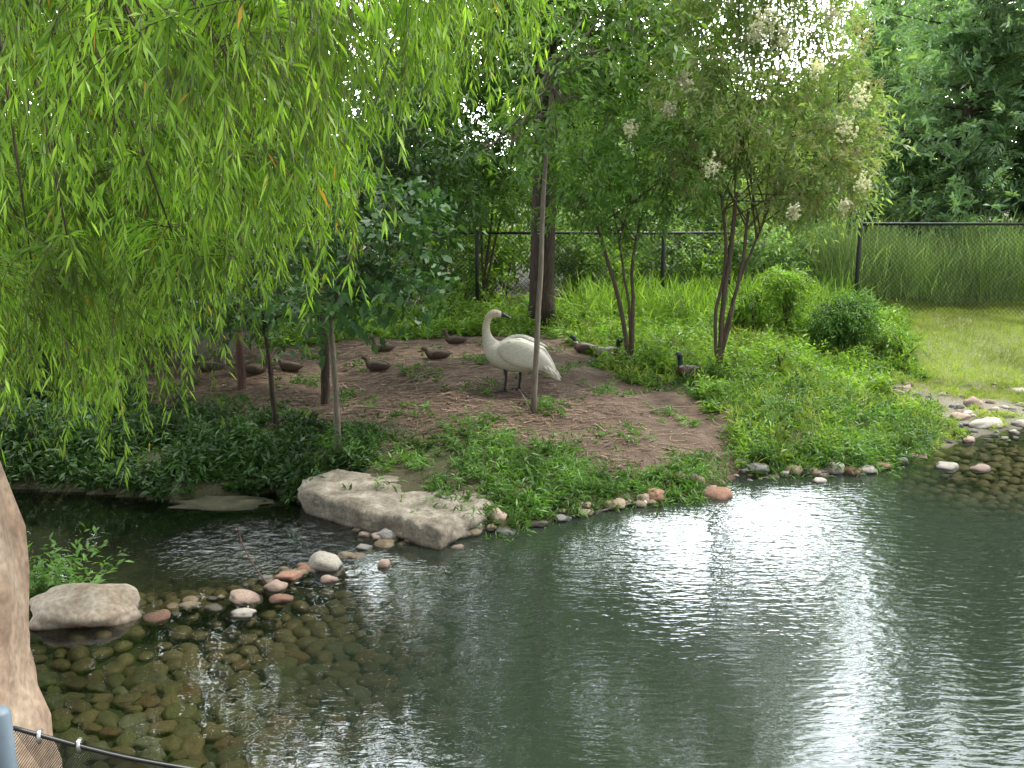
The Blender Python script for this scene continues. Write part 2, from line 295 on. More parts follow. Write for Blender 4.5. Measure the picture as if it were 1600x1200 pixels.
fd=N(nt,'ShaderNodeBsdfDiffuse',ins={'Color':(.42,.46,.46,1)}); mf=N(nt,'ShaderNodeMixShader'); L.new(mth('MULTIPLY',ft_.outputs[0],fm.outputs[0]),mf.inputs[0]); L.new(mx.outputs[0],mf.inputs[1]); L.new(fd.outputs[0],mf.inputs[2]); L.new(mf.outputs[0],out.inputs[0])
w=mesh("water",[(-60,-20,0),(60,-20,0),(60,30,0),(-60,30,0)],[(0,1,2,3)],m,smooth=False); tag(w,"rippled green pond water reflecting pale sky","water",kind="structure")
# ---------------------------------------------------------------- rocks
def ico(sub):
    import bmesh
    bm=bmesh.new(); bmesh.ops.create_icosphere(bm,subdivisions=sub,radius=1); V=np.array([v.co[:] for v in bm.verts]); Fc=[[v.index for v in f.verts] for f in bm.faces]; bm.free(); return V,Fc
IC={s:ico(s) for s in (2,3,4,5)}
def rockV(seed,sub=3,n=2.4,amp=.18,fs=1.3,facet=0.):
    V,Fc=IC[sub]; V=V.copy(); V/=((np.abs(V)**n).sum(1)**(1/n))[:,None]
    o=Vector((seed*3.7,seed*1.9,seed*5.3)); out=[]
    for v in V:
        q=Vector(v)*fs+o; k=1+amp*mn.noise(q)*1.6+amp*.35*mn.noise(q*3.1)+(amp*.22*mn.noise(q*8) if sub>3 else 0)
        if facet: k+=facet*(mn.voronoi(q*1.8)[0][0]-.4)
        out.append(v*k)
    return np.array(out),Fc
def rmesh(name,seed,mat,scale=(1,1,1),**k):
    V,Fc=rockV(seed,**k); o=mesh(name,V*np.array(scale),Fc,mat); return o
rock_me={}
def get_rock(kind,mat):
    key=(kind,mat.name)
    if key not in rock_me:
        V,Fc=rockV(kind*11+3,3,2.4,.24,1.3,.10); me=bpy.data.meshes.new("stone"); me.from_pydata(V.tolist(),[],Fc); me.polygons.foreach_set("use_smooth",[True]*len(Fc)); me.materials.append(mat); rock_me[key]=me
    return rock_me[key]
def put_stone(x,y,z,sx_,sy_,sz,mat,label,name="shore_stone",cat="stone",group="stones along the shore"):
    o=bpy.data.objects.new(name,get_rock(random.randrange(8),mat)); o.location=(x,y,z); o.scale=(sx_,sy_,sz); o.rotation_euler=(random.uniform(-.2,.2),random.uniform(-.2,.2),random.uniform(-.5,.5)); link(o); tag(o,label,cat,group); return o
LB={'rwhite':"pale whitish rounded stone at the water's edge",'rgrey':"grey rounded stone at the water's edge",'rpink':"pinkish rounded stone at the water's edge",'rred':"reddish brown stone at the water's edge",'rtan':"tan rounded stone at the water's edge",'rdark':"dark wet stone at the water's edge"}
stones=[(508,880,48,34,'rwhite'),(605,836,38,22,'rgrey'),(640,832,60,22,'rtan'),(662,828,40,18,'rpink'),(700,836,40,16,'rred'),(740,818,28,14,'rwhite'),(738,830,28,13,'rtan'),(775,806,30,22,'rpink'),(790,828,34,12,'rgrey'),(600,882,20,18,'rpink'),(515,906,26,14,'rpink'),(452,900,42,14,'rred'),(480,890,34,12,'rred'),(430,917,34,18,'rpink'),(385,935,50,15,'rpink'),(440,936,34,14,'rred'),(380,958,40,14,'rwhite'),(335,950,30,10,'rdark'),(296,946,32,10,'rtan'),(244,966,40,10,'rred'),(545,868,30,10,'rtan'),(570,856,26,10,'rgrey'),(715,856,20,8,'rpink'),
(1120,772,46,20,'rred'),(1086,750,28,20,'rpink'),(1062,744,26,14,'rtan'),(1020,772,34,18,'rred'),(1005,778,20,14,'rpink'),(960,786,34,12,'rtan'),(1185,730,36,14,'rgrey'),(1160,722,26,12,'rtan'),(1240,734,26,14,'rtan'),(1208,746,20,8,'rwhite'),(1306,730,24,16,'rwhite'),(1330,735,24,12,'rred'),(1355,733,28,12,'rwhite'),(1268,734,24,12,'rtan'),(1285,740,20,10,'rpink'),(1380,728,22,10,'rred'),(1480,729,32,11,'rwhite'),(1532,733,28,9,'rpink'),(1520,630,24,16,'rpink'),(1540,662,44,13,'rwhite'),(1500,650,28,10,'rpink'),(1440,712,20,8,'rtan'),(1408,722,24,10,'rgrey'),(1592,612,22,10,'rwhite'),(880,812,26,10,'rgrey'),(840,820,30,10,'rdark'),(915,800,24,10,'rtan')]
for (px,py,w_,h_,mt) in stones:
    p=gz(px,py+h_*.25); t=np.linalg.norm(p-np.array([0,0,CH]))/F
    put_stone(p[0],p[1],max(p[2],-.03)+h_*t*.16,w_*t*.48,w_*t*.40,max(h_*t*.55,.03),M[mt],LB[mt])
rr=random.Random(3)
cnt=0
for i in range(940):
    if i<540: px=rr.uniform(1365,1660); py=rr.uniform(594,694)
    elif i<660: px=rr.uniform(1150,1450); py=746-max(0,(px-1350))*.35+rr.gauss(-4,6)
    elif i<800: px=rr.uniform(560,1150); py=848-(px-560)*.125+rr.gauss(-6,7)
    else: t_=rr.random(); px=620-380*t_+rr.gauss(0,10); py=850+115*t_+rr.gauss(0,7)
    if i<540:
        q=g(px,py,.08)
        if float(sdf(q[None,:2],grav)[0])<0 or rr.random()<.62: continue
    elif rr.random()<.78: continue
    p=gz(px,py,.05)
    if cnt>=240: break
    s=rr.choice([.022,.03,.04,.05,.06,.075])*rr.uniform(.85,1.15); mt=rr.choice(['rwhite','rgrey','rpink','rtan','rwhite','rtan','rgrey'])
    if i>=800: mt=rr.choice(['rtan','rdark','rgrey','rred','rdark']); s*=.8
    put_stone(p[0],p[1],max(p[2],-.03)+s*.15,s,s*rr.uniform(.7,1),s*.55,M[mt],LB[mt]); cnt+=1
def big(name,seed,mat,loc,scale,rot,label,cat,**k):
    o=rmesh(name,seed,mat,scale,**k); o.location=loc; o.rotation_euler=rot; tag(o,label,cat); return o
ol=[(467,748),(485,736),(520,731),(575,738),(640,744),(705,751),(755,762),(775,780),(758,798),(722,810),(685,824),(655,818),(625,806),(585,800),(545,788),(500,774),(474,764)]
zt_=lambda px:.255-.06*(px-467)/330
OLW=np.array([g(a_,b_,zt_(a_)) for a_,b_ in ol]); n_=len(OLW); res=[]
for i in range(n_):
    for f in np.linspace(0,1,10,endpoint=False): res.append(OLW[i]*(1-f)+OLW[(i+1)%n_]*f)
res=np.array(res); cen=res.mean(0); V=[cen-cen];Fc=[]; nn=len(res)
rings=[(.15,0),(.3,0),(.45,0),(.6,0),(.72,0),(.82,-.002),(.90,-.006),(.955,-.018),(.985,-.04),(1.0,-.07),(1.006,-.10),(.99,-.13),(1.01,-.17),(.985,-.21),(.975,-.26),(.98,-.33),(.96,-.42)]
for s_,dz in rings:
    for i,q in enumerate(res):
        v=(q-cen)*s_; w_=Vector(q*3.0+np.array([0,0,dz*9])); j=mn.noise(w_)*.05+mn.noise(w_*2.7)*.035+mn.noise(w_*7)*.012
        if s_>.8: v=v*(1+j*1.2*ss(.8,.95,s_))
        v=v+np.array([0,0,dz+(mn.noise(Vector((v[0]*2.2,v[1]*2.2,1.)))*.045+mn.noise(Vector((v[0]*6,v[1]*6,2.)))*.022+mn.noise(Vector((v[0]*16,v[1]*16,2.)))*.008)]); V.append(v)
for i in range(nn): Fc.append((0,1+i,1+(i+1)%nn))
for r_ in range(len(rings)-1):
    for i in range(nn): a_=1+r_*nn; Fc.append((a_+i,a_+nn+i,a_+nn+(i+1)%nn,a_+(i+1)%nn))
o=mesh("flat_boulder",V,Fc,M['slab']); o.location=cen; tag(o,"large flat weathered slab of pale rock at the water's edge","rock")
big("boulder",9,M['boul'],tuple(g(130,968)+np.array([0,.1,.03])),(.43,.30,.17),(0,0,.1),"pinkish white boulder sitting in shallow water","rock",sub=4,n=2.3,amp=.2)
big("mossy_stone",14,M['moss'],tuple(g(345,792)+np.array([0,.1,-.015])),(.50,.20,.05),(0,0,.05),"flat mossy stone barely above the stream","rock",sub=4,n=2.6,amp=.3,fs=2.)
big("sandstone_boulder",21,M['sand'],(-2.92,4.15,.80),(.66,.6,1.84),(0,-.085,.1),"tall pinkish sandstone boulder beside the railing","rock",sub=5,n=4.5,amp=.15,fs=1.7,facet=.13)
# cobbles on the bed
cob=[]
for iy,y in enumerate(np.arange(5.0,12.8,.135)):
    for x in np.arange(-4.2,8.,.17):
        xx=x+(iy%2)*.085+rr.uniform(-.04,.04); yy=y+rr.uniform(-.035,.035); cob.append((xx,yy))
cob=np.array(cob); hz=Hn(cob); sb=np.maximum(sdf(cob,polyA),sdf(cob,polyB))
edge=-.35+.35*np.sin(cob[:,1]*2.1)+np.array([rr.gauss(0,.25) for _ in cob])
left=(cob[:,0]<edge)&(cob[:,1]<8.9); nearsh=(sb>-.75)&(cob[:,0]>-1.4); right=(cob[:,0]>4.3)&(cob[:,1]>9.6)&(sb>-2.6)
ok=(sb<.02)&(left|nearsh|right)&(hz<-.01); cob=cob[ok]; hz=hz[ok]
vis=[]
for (x,y),z in zip(cob,hz):
    d=y*math.cos(TH)+(CH-z)*math.sin(TH); u=x/d*F+800
    vis.append((not(-60<u<1660),math.hypot(x,y)))
order=sorted(range(len(cob)),key=lambda i:vis[i])
restV=[];restF=[]
for n_,i in enumerate(order):
    x,y=cob[i]; z=hz[i]; s=rr.uniform(.06,.12); sc=(s,s*rr.uniform(.65,.95),s*.5)
    mt=M['cob'][rr.choice([0,0,1,1,1,2,3,3])]
    if n_<290:
        o=put_stone(x,y,z+s*.2,*sc,mt,"rounded algae stained cobble under shallow water","cobble","cobble","cobbles on the pond bed"); o.rotation_euler[2]=rr.uniform(-3,3)
    else:
        V,Fc=IC[2]; a_=rr.uniform(0,3); Rm=np.array([[math.cos(a_),-math.sin(a_),0],[math.sin(a_),math.cos(a_),0],[0,0,1]])
        b0=len(restV)*len(V); restV.append((V*np.array(sc))@Rm.T+np.array([x,y,z+s*.2])); restF+= [[b0+q for q in f] for f in Fc]
if restV:
    o=mesh("cobble_bed",np.concatenate(restV),restF,M['cob'][1]); tag(o,"bed of small rounded cobbles under shallow water","cobbles",kind="stuff")
# ---------------------------------------------------------------- vegetation
def crown_quads(blobs,L_,W_,cov,twl=.35,k=9,droop=.3,ang=.9,shell=.5,ldroop=.15,jit=.25,upn=.8):
    out=[]
    for c_,r in blobs:
        r=np.array(r,float)*np.ones(3)
        nl=cov*math.pi*r[0]*r[2]/(.5*L_*W_); nt_=max(4,int(nl/k))
        d=sph(nt_); rad=R.uniform(shell,1.,(nt_,1))**.6*(1+.18*np.sin(d[:,:1]*7+d[:,2:3]*5+c_[0]*9))
        O=np.array(c_)+d*rad*r*.85; D=nrm(d+R.normal(0,.5,(nt_,3))+np.array([0,0,.1]))
        out.append(twig_leaves(O,D,R.uniform(.6,1.2,nt_)*twl,k,L_,W_,ang,droop,ldroop,upn,jit))
    return np.concatenate(out)
def tree(name,base,stems,crown,mat,bark,label,limbs=True,lr=.02,cat="tree",**kw):
    e=empty(name,base,label,cat); b=np.array(base,float)
    paths=[]
    for pts,r0,r1 in stems:
        pp=smooth_path(pts,12); pp=pp+np.column_stack([R.normal(0,.006,12),R.normal(0,.006,12),np.zeros(12)]); rd=np.linspace(r0,r1,12); rd[0]*=1.25; paths.append((pp-b,rd))
    if limbs and crown:
        for c_,r in crown:
            s=stems[R.integers(len(stems))][0]; top=np.array(s[-1],float); c_=np.array(c_,float); rm=float(np.mean(r))
            q=top+(np.array(s[max(0,len(s)-2)])-top)*R.uniform(0,.5)
            paths.append((smooth_path([q,(q+c_)/2+np.array([0,0,-.08*rm]),c_],7)-b,np.linspace(lr,lr*.5,7)))
            for _ in range(5):
                d=sph(1)[0]; d[2]=abs(d[2])*.8; paths.append((smooth_path([c_,c_+d*rm*.45+np.array([0,0,.05]),c_+d*rm*.85],5)-b,np.linspace(lr*.5,lr*.15,5)))
    V,Fc=tubes(paths,7); mesh("trunk",V,Fc,bark,e)
    if crown:
        Q=crown_quads(crown,**kw)-b; quads("crown",Q,mat,e)
    return e
def blobs_px(lst,y,fl=.85,dy=.5):
    out=[]
    for (px,py,r) in lst:
        yy=y+R.uniform(-dy,dy); c_=at(px,py,yy); rw=r*yy/F*1.02; out.append((c_,(rw,rw,rw*fl)))
    return out
def stem_px(base,pts,r0,r1,dys=None):
    y=base[1]; P_=[np.array(base)-np.array([0,0,.08])]
    for i,(px,py) in enumerate(pts): P_.append(at(px,py,y+(dys[i] if dys else 0)))
    return (P_,r0,r1)
BL=dict(L_=.11,W_=.05,cov=2.1,twl=.4,k=9)
b=gz(530,715); tree("young_tree",b,[stem_px(b,[(526,640),(522,560),(518,500),(540,400)],.042,.025)],blobs_px([(545,440,60),(605,395,70),(560,330,80),(655,475,36),(490,465,50),(650,400,55),(620,340,60),(520,500,30)],b[1]-.3,dy=.3),M['blue'],M['barkp'],"slender pale trunked tree with rounded dark green leaves",lr=.014,**dict(BL,L_=.12,W_=.075,cov=2.5))
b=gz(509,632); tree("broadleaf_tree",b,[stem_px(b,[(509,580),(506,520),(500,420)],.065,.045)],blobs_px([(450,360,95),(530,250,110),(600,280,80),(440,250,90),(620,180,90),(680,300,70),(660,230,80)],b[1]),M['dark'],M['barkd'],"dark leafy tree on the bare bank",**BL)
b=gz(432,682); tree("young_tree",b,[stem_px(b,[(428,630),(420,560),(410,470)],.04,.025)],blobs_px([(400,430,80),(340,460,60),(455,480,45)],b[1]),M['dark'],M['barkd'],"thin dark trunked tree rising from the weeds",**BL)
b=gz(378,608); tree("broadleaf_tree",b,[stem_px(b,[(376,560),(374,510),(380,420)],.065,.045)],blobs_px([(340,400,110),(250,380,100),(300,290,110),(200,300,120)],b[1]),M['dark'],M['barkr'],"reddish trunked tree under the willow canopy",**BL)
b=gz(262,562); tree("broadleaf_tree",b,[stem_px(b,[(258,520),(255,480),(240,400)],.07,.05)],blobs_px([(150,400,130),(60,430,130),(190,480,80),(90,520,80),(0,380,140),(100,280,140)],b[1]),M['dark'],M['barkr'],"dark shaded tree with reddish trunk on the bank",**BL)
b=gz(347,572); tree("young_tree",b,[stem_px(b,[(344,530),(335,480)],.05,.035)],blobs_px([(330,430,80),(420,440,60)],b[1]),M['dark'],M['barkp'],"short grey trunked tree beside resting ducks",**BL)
b=gz(757,480); tree("multi_stem_tree",b,[stem_px(b,[(758,430),(768,340),(775,270)],.035,.02),stem_px(b,[(764,420),(785,330),(800,250)],.03,.018),stem_px(b,[(754,420),(750,340),(735,260)],.03,.018)],blobs_px([(760,300,65),(700,270,80),(800,240,70),(650,220,80),(720,180,90),(800,140,80),(730,90,90),(650,110,80),(810,310,40),(700,335,45)],b[1]),M['mid'],M['bark'],"small multi stemmed tree in front of the fence",**dict(BL,cov=2.7))
b=gz(664,470); tree("young_tree",b,[stem_px(b,[(664,420),(660,350),(662,280)],.035,.02)],blobs_px([(660,300,60),(610,330,50),(560,200,80)],b[1]),M['mid'],M['bark'],"thin trunked young tree near the fence",**BL)
b=gz(846,508); tree("large_tree",b,[stem_px(b,[(848,400),(850,300),(853,180),(850,0),(840,-300)],.24,.16)],blobs_px([(850,80,110),(770,60,110),(930,60,110),(720,-60,120),(880,-120,180),(1000,-20,120),(820,-280,180),(960,150,80),(1040,60,90),(850,-430,190),(920,-330,180),(740,-170,90),(880,200,70),(1010,110,80),(1090,10,70)],b[1],dy=1.),M['mid'],M['barkd'],"stout dark trunked tree behind the swan",lr=.05,**dict(BL,L_=.15,W_=.07,cov=2.5))
b=gz(833,646); tree("young_tree",b,[stem_px(b,[(838,540),(845,400),(850,280),(858,180),(866,90)],.040,.020)],blobs_px([(880,160,45),(835,190,45),(930,90,60),(1000,60,50),(840,110,50),(900,40,80),(980,-30,80),(800,225,30),(760,235,30),(870,215,30)],b[1],dy=.3),M['mid'],M['barkp'],"tall slim pale trunked sapling beside the swan",**dict(BL,cov=1.7,L_=.13,W_=.045))
b=gz(984,575); tree("multi_stem_tree",b,[stem_px(b,[(970,480),(950,410),(930,340)],.038,.022),stem_px(b,[(990,490),(988,420),(1000,340)],.034,.02),stem_px(b,[(984,500),(975,430),(965,360)],.025,.015)],blobs_px([(985,320,60),(930,290,60),(1045,295,60),(1000,240,80),(900,330,40),(1070,250,65),(940,210,65),(910,250,50)],b[1]),M['mid'],M['bark'],"small multi stemmed tree with arching stems",lr=.014,**dict(BL,cov=1.9,L_=.12,W_=.04))
b=gz(1122,585)
fl=blobs_px([(1150,150,90),(1235,215,100),(1290,260,70),(1090,210,70),(1190,285,70),(1220,90,90),(1310,160,65),(1070,130,60),(1130,50,80),(1280,70,70),(1310,300,40),(1150,-40,100),(1250,-20,90),(1090,265,42),(1340,230,40),(1240,310,42),(1160,-150,100),(1060,-60,90),(1250,-130,90)],b[1],dy=.45)
ft=tree("flowering_tree",b,[stem_px(b,[(1130,480),(1142,380),(1150,300)],.045,.028),stem_px(b,[(1140,500),(1158,420),(1170,330)],.035,.022),stem_px(b,[(1118,490),(1135,400),(1125,300)],.030,.02),stem_px(b,[(1132,520),(1160,430),(1200,330)],.025,.016)],fl,M['olive'],M['bark'],"multi stemmed tree with drooping olive leaves and cream blossom",lr=.013,**dict(BL,cov=2.2,L_=.13,W_=.036,droop=.5))
Q=[]
for c_,r in fl:
    n=36; d=sph(n); d[:,1]-=.4; O=np.array(c_)+nrm(d)*r[0]*.97
    for o_ in O: Q.append(twig_leaves(np.repeat(o_[None],8,0),sph(8)+np.array([0,0,.4]),np.full(8,.10),8,.024,.018,1.2,.1,0,.8,.5))
quads("seed_cluster",np.concatenate(Q)-np.array(b),M['seed'],ft)
for (px,py,s) in [(1322,202,18),(1345,148,16),(1112,262,16),(1205,40,26),(1225,62,18),(1275,105,12),(1240,330,10),(1045,170,11),(1070,125,14),(1190,30,16),(1348,285,12),(985,200,11),(1180,55,12),(1320,320,9),(1300,25,13)]:
    c_=at(px,py,b[1]-1.2); rr_=s*b[1]/F
    Q=[twig_leaves(c_+sph(60)*rr_*R.uniform(.2,1.1,(60,1))*np.array([1,1,1.2]),sph(60),np.full(60,.03),8,.026,.024,1.3,.1,0,.8,.6)]
    quads("blossom",np.concatenate(Q)-np.array(b),M['blossom'],ft)
def shrub(px,py,y,r,mat,label,cov=2.3,L_=.09,W_=.035,name="shrub",fl=.9,n=5,cat="bush"):
    c_=at(px,py,y); rw=r*y/F; gz_=Hp(c_[0],y); base=np.array([c_[0],y,gz_])
    bl=[]
    for i in range(n):
        o_=R.uniform(-.55,.55,3)*rw; q=c_+o_*np.array([1,.8,.7]); q[2]=max(q[2],gz_+.25*rw); s_=R.uniform(.45,.68); bl.append((q,(rw*s_,rw*s_*.9,rw*s_*.9*fl)))
    while min(q[0][2] for q in bl)-gz_>rw*.9:
        lo=min(q[0][2] for q in bl); bl.append((np.array([c_[0]+R.uniform(-.4,.4)*rw,y,lo-rw*.6]),(rw*.6,rw*.5,rw*.5)))
    e=empty(name,base,label,cat)
    paths=[]
    for q,_ in bl:
        q=np.array(q); paths.append((smooth_path([(0,0,-.05),(q-base)*np.array([.4,.4,.55]),q-base],6),np.linspace(.022,.006,6)))
    V,Fc=tubes(paths,5); mesh("stem",V,Fc,M['bark'],e)
    quads("foliage",crown_quads(bl,L_,W_,cov,twl=.25*min(1.5,rw+.4),k=8,shell=.3)-base,mat,e); return e
shrub(1318,496,g(1318,555,.25)[1],50,M['weed'],"rounded dense green bush at the edge of the grass",2.6,.07,.024,n=14)
shrub(1232,455,17.6,44,M['lime'],"leafy green bush beside the fence",2.4,.09,.035,n=7)
shrub(1415,532,16.5,32,M['lime'],"low leafy bush near the stony inlet",2.,.08,.027)
shrub(1175,475,17.8,28,M['mid'],"low leafy bush among bright weeds",2.,.09,.03)
shrub(1290,640,12.6,24,M['weed'],"small leafy clump on the stony shore",1.4,.09,.025)
shrub(1220,560,14.8,24,M['lime'],"small leafy clump among the bank weeds",1.4,.09,.025)
for i,(px,py,y,r,mt) in enumerate([(570,430,21.5,70,'mid'),(640,400,22,70,'lime'),(700,430,21.2,65,'mid'),(790,390,22,75,'lime'),(760,440,20.6,50,'lime'),(890,400,22,80,'haze'),(960,420,21.5,60,'lime'),(1060,400,22.5,80,'haze'),(1130,420,21.6,60,'lime'),(1200,400,22,80,'haze'),(1280,400,22.5,75,'haze'),(900,310,24,80,'haze'),(1000,330,25,80,'haze'),(760,300,25,90,'haze'),(1120,320,25,80,'haze'),(1250,320,25,80,'haze'),(640,300,25,90,'mid'),(1330,330,24,60,'haze')]):
    shrub(px,py,y,r,M[mt],"dense green shrub behind the chain link fence",2.1,.14,.06)
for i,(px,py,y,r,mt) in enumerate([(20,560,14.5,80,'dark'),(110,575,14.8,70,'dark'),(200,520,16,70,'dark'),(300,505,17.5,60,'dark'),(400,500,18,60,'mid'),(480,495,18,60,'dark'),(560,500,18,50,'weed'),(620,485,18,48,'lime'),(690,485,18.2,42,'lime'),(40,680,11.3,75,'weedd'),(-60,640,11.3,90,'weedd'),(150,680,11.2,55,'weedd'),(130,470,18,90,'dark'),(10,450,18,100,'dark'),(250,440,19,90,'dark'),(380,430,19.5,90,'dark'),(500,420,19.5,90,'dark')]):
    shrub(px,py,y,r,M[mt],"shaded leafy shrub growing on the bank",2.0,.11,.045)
def bgtree(x,y,h,w,mat,label,name="background_tree",L_=.26,W_=.13,n=16,cov=2.1):
    z=Hp(x,y); bl=[]
    for i in range(n):
        t=(i+.5)/n; ww=w*math.sin(math.pi*min(1,.25+.7*t))**.7; a_=R.uniform(0,6.28); q=R.uniform(.1,.65)*ww
        bl.append((np.array([x+math.cos(a_)*q,y+math.sin(a_)*q,z+h*(.16+.76*t)]),(w*.42,w*.42,w*.34)))
    return tree(name,(x,y,z),[([(x,y,z-.1),(x+.1,y,z+h*.4),(x,y,z+h*.85)],.16,.05)],bl,mat,M['barkd'],label,lr=.05,L_=L_,W_=W_,cov=cov,twl=.5,k=9)
for (x,y,h,w_,mt) in [(-17,27,15,5,'dark'),(-12.5,25,15,4.6,'dark'),(-9,24,15.5,4.6,'dark'),(-6.0,26,13,3.6,'dark'),(-2.6,27,7.4,2.8,'haze'),(.6,26,9.5,3,'haze'),(3.2,28,5.0,2.8,'haze'),(6.2,29,4.9,3,'haze'),(9.0,31,5.3,3,'haze'),(11.6,33,6.4,3.2,'haze'),(-22,34,16,6,'dark'),(16.2,36,13,4.6,'haze'),(21,37,14,5.2,'haze'),(26,40,14,6,'haze'),(14.0,39,10.5,4.2,'haze'),(7,42,7.2,4,'haze'),(2.5,40,6.6,4,'haze')]:
    bgtree(x,y,h,w_,M[mt],"leafy tree in the dense planting beyond the fence")
def pine(x,y,h,w,bark,label):
    z=Hp(x,y); b=np.array([x,y,z]); e=empty("pine_tree",b,label,"pine tree"); paths=[([(0,0,-.1),(.05,0,h*.3),(0,.05,h*.6),(0,0,h)],[.15,.12,.08,.03])]
    O=[];D=[]
    for k in range(int(h*7)):
        t=R.uniform(.0,1)**.9; zz=h*(.04+.95*t); ln=w*(1-t*.75)*R.uniform(.7,1.1); a_=R.uniform(0,6.28); dr=np.array([math.cos(a_),math.sin(a_),0])
        p0=np.array([0,0,zz]); p1=p0+dr*ln*.5+np.array([0,0,.08*ln]); p2=p0+dr*ln+np.array([0,0,.22*ln]); pp=smooth_path([p0,p1,p2],6); paths.append((pp,np.linspace(.03,.010,6)))
        m_=int(34*ln/w)+14; tt=R.uniform(.08,1,m_)[:,None]; c_=p0+(p2-p0)*tt+R.normal(0,.26*ln/1.6,(m_,3))*np.array([1,1,.7])*(.5+tt); O.append(c_); D.append(dr*.6+R.normal(0,.6,(m_,3))+np.array([0,0,.5]))
    V,Fc=tubes(paths,6); mesh("trunk",V,Fc,bark,e)
    O=np.concatenate(O);D=np.concatenate(D); Q=twig_leaves(O,D,R.uniform(.18,.36,len(O)),14,.22,.058,.75,.1,0,.5,.35)
    quads("crown",Q,M['pine'],e)
pine(10.7,24.5,11.5,3.1,M['barkd'],"tall soft needled pine beyond the fence")
pine(14.2,26.5,13,3.8,M['barkd'],"tall dark trunked pine beyond the fence")
pine(9.6,29,6.6,2.8,M['barkd'],"blue green pine beyond the fence")
pine(17.5,26,13,3.8,M['barkd'],"tall blue green pine beyond the fence")
pine(12.8,29,10.5,3.8,M['barkd'],"tall blue green pine beyond the fence")
b=np.array([12.15,23.3,Hp(12.15,23.3)]); e=empty("ivy_covered_tree",b,"dark ivy covered tree trunk among the pines","tree")
V,Fc=tubes([([(0,0,-.1),(.1,0,3),(-.1,0,6),(0,0,9)],[.26,.22,.18,.1])],9); mesh("trunk",V,Fc,M['barkd'],e)
zz=R.uniform(.1,9,2600); a_=R.uniform(0,6.28,2600); O=np.column_stack([np.cos(a_)*.26,np.sin(a_)*.26,zz]); quads("ivy",twig_leaves(O,np.column_stack([np.cos(a_),np.sin(a_),a_*0]),np.full(2600,.4),5,.12,.1),M['dark'],e)
# willow
e=empty("willow_tree",(-6.2,10.6,Hp(-6.2,10.6)),"large weeping willow with long bright green hanging strands","tree"); wb=np.array(e.location)
bx=[-200,0,120,220,300,370,450,520,580,650,720,800,850,950,1100]; by=[600,600,660,670,580,470,450,370,290,210,150,110,70,10,-60]
def wprof(px): return np.interp(px,bx,by)
paths=[(smooth_path([(0,0,-.1),(.1,-.1,1.5),(.4,-.3,3.),(.8,-.6,4.6)],8),np.linspace(.32,.17,8))]
LQ=[];YQ=[];T=np.linspace(0,1,12)
top0=np.array([.8,-.6,4.6])+wb
hubs=[]
for hx,hy,hz_ in [(-5.8,8.,5.8),(-4.3,8.8,6.2),(-4.8,6.4,5.6),(-3.,7.6,6.1),(-2.,9.,5.9),(-1.2,6.6,5.6),(-.3,8.,5.5),(.6,6.5,5.3),(-2.6,5.2,5.3)]:
    h_=np.array([hx,hy,hz_]); hubs.append(h_); paths.append((smooth_path([top0,(top0+h_)/2+np.array([0,0,.45]),h_],9)-wb,np.linspace(.11,.045,9)))
for ci in range(205):
    near=ci<20
    px=R.uniform(-160,540) if R.random()<.85 else R.uniform(400,860)
    y=R.uniform(4.0,5.4) if near else R.uniform(5.8,10.2)
    if near: px=R.uniform(-60,620)
    lim=float(wprof(px)); py=lim-abs(R.normal(0,.40))*(lim+260) if R.random()<.78 else lim-R.uniform(-20,110)
    if near: py=min(lim,R.uniform(100,340))
    tipc=at(px,py,y); Lc=R.uniform(.7,1.9) if not near else R.uniform(.6,1.0)
    sweep=R.normal(.2 if px>300 else -.15,.5 if not near else .25); topc=tipc+np.array([-sweep*Lc,R.normal(0,.2),Lc*.92])
    hub=hubs[int(np.argmin([np.linalg.norm(h_-topc) for h_ in hubs]))]
    paths.append((smooth_path([hub,(hub+topc)/2+np.array([0,0,.3]),topc],6)-wb,np.linspace(.020,.006,6)))
    for si in range(R.integers(11,21)):
        tp=topc+R.normal(0,.04,3); L1=Lc*R.uniform(.3,1.12); off=R.normal(0,.22,2); ph=R.uniform(0,6.28); am=R.uniform(.02,.09)
        ex=sweep*L1+off[0]*L1; ey=off[1]*L1
        cu=1-(1-T)**1.9
        pts=np.column_stack([tp[0]+ex*cu+am*np.sin(T*6+ph)*T,tp[1]+ey*cu+am*np.cos(T*5+ph)*T,tp[2]+.14*np.sin(T*3.1)-L1*(T**1.4)])
        paths.append((pts-wb,np.linspace(.003,.001,12)))
        nl=int(L1/.024); tt=np.sort(R.uniform(.06,1,nl)); seg=np.minimum((tt*11).astype(int),10); f=(tt*11-seg)[:,None]
        pos=pts[seg]*(1-f)+pts[seg+1]*f; tg=nrm(pts[seg+1]-pts[seg])
        sd=nrm(np.cross(tg,sph(nl))); ld=nrm(tg*.85+sd*R.uniform(.25,.85,(nl,1))+np.array([0,0,-.1]))
        Lf=R.uniform(.055,.13,(nl,1)); Wf=Lf*.074; wd=nrm(np.cross(ld,sph(nl)+np.array([0,-.9,.5])))
        mid=pos+ld*Lf*.45; tip=pos+ld*Lf+np.array([0,0,-1.])*Lf*.15
        q=np.stack([pos,mid+wd*Wf,tip,mid-wd*Wf],1); yl=R.random(nl)<.005; LQ.append(q[~yl]); YQ.append(q[yl])
V,Fc=tubes(paths,3); mesh("trunk",V,Fc,M['bark'],e)
quads("crown",np.concatenate(LQ)-wb,M['willow'],e); quads("yellow_leaves",np.concatenate(YQ)-wb,M['willow_yel'],e)
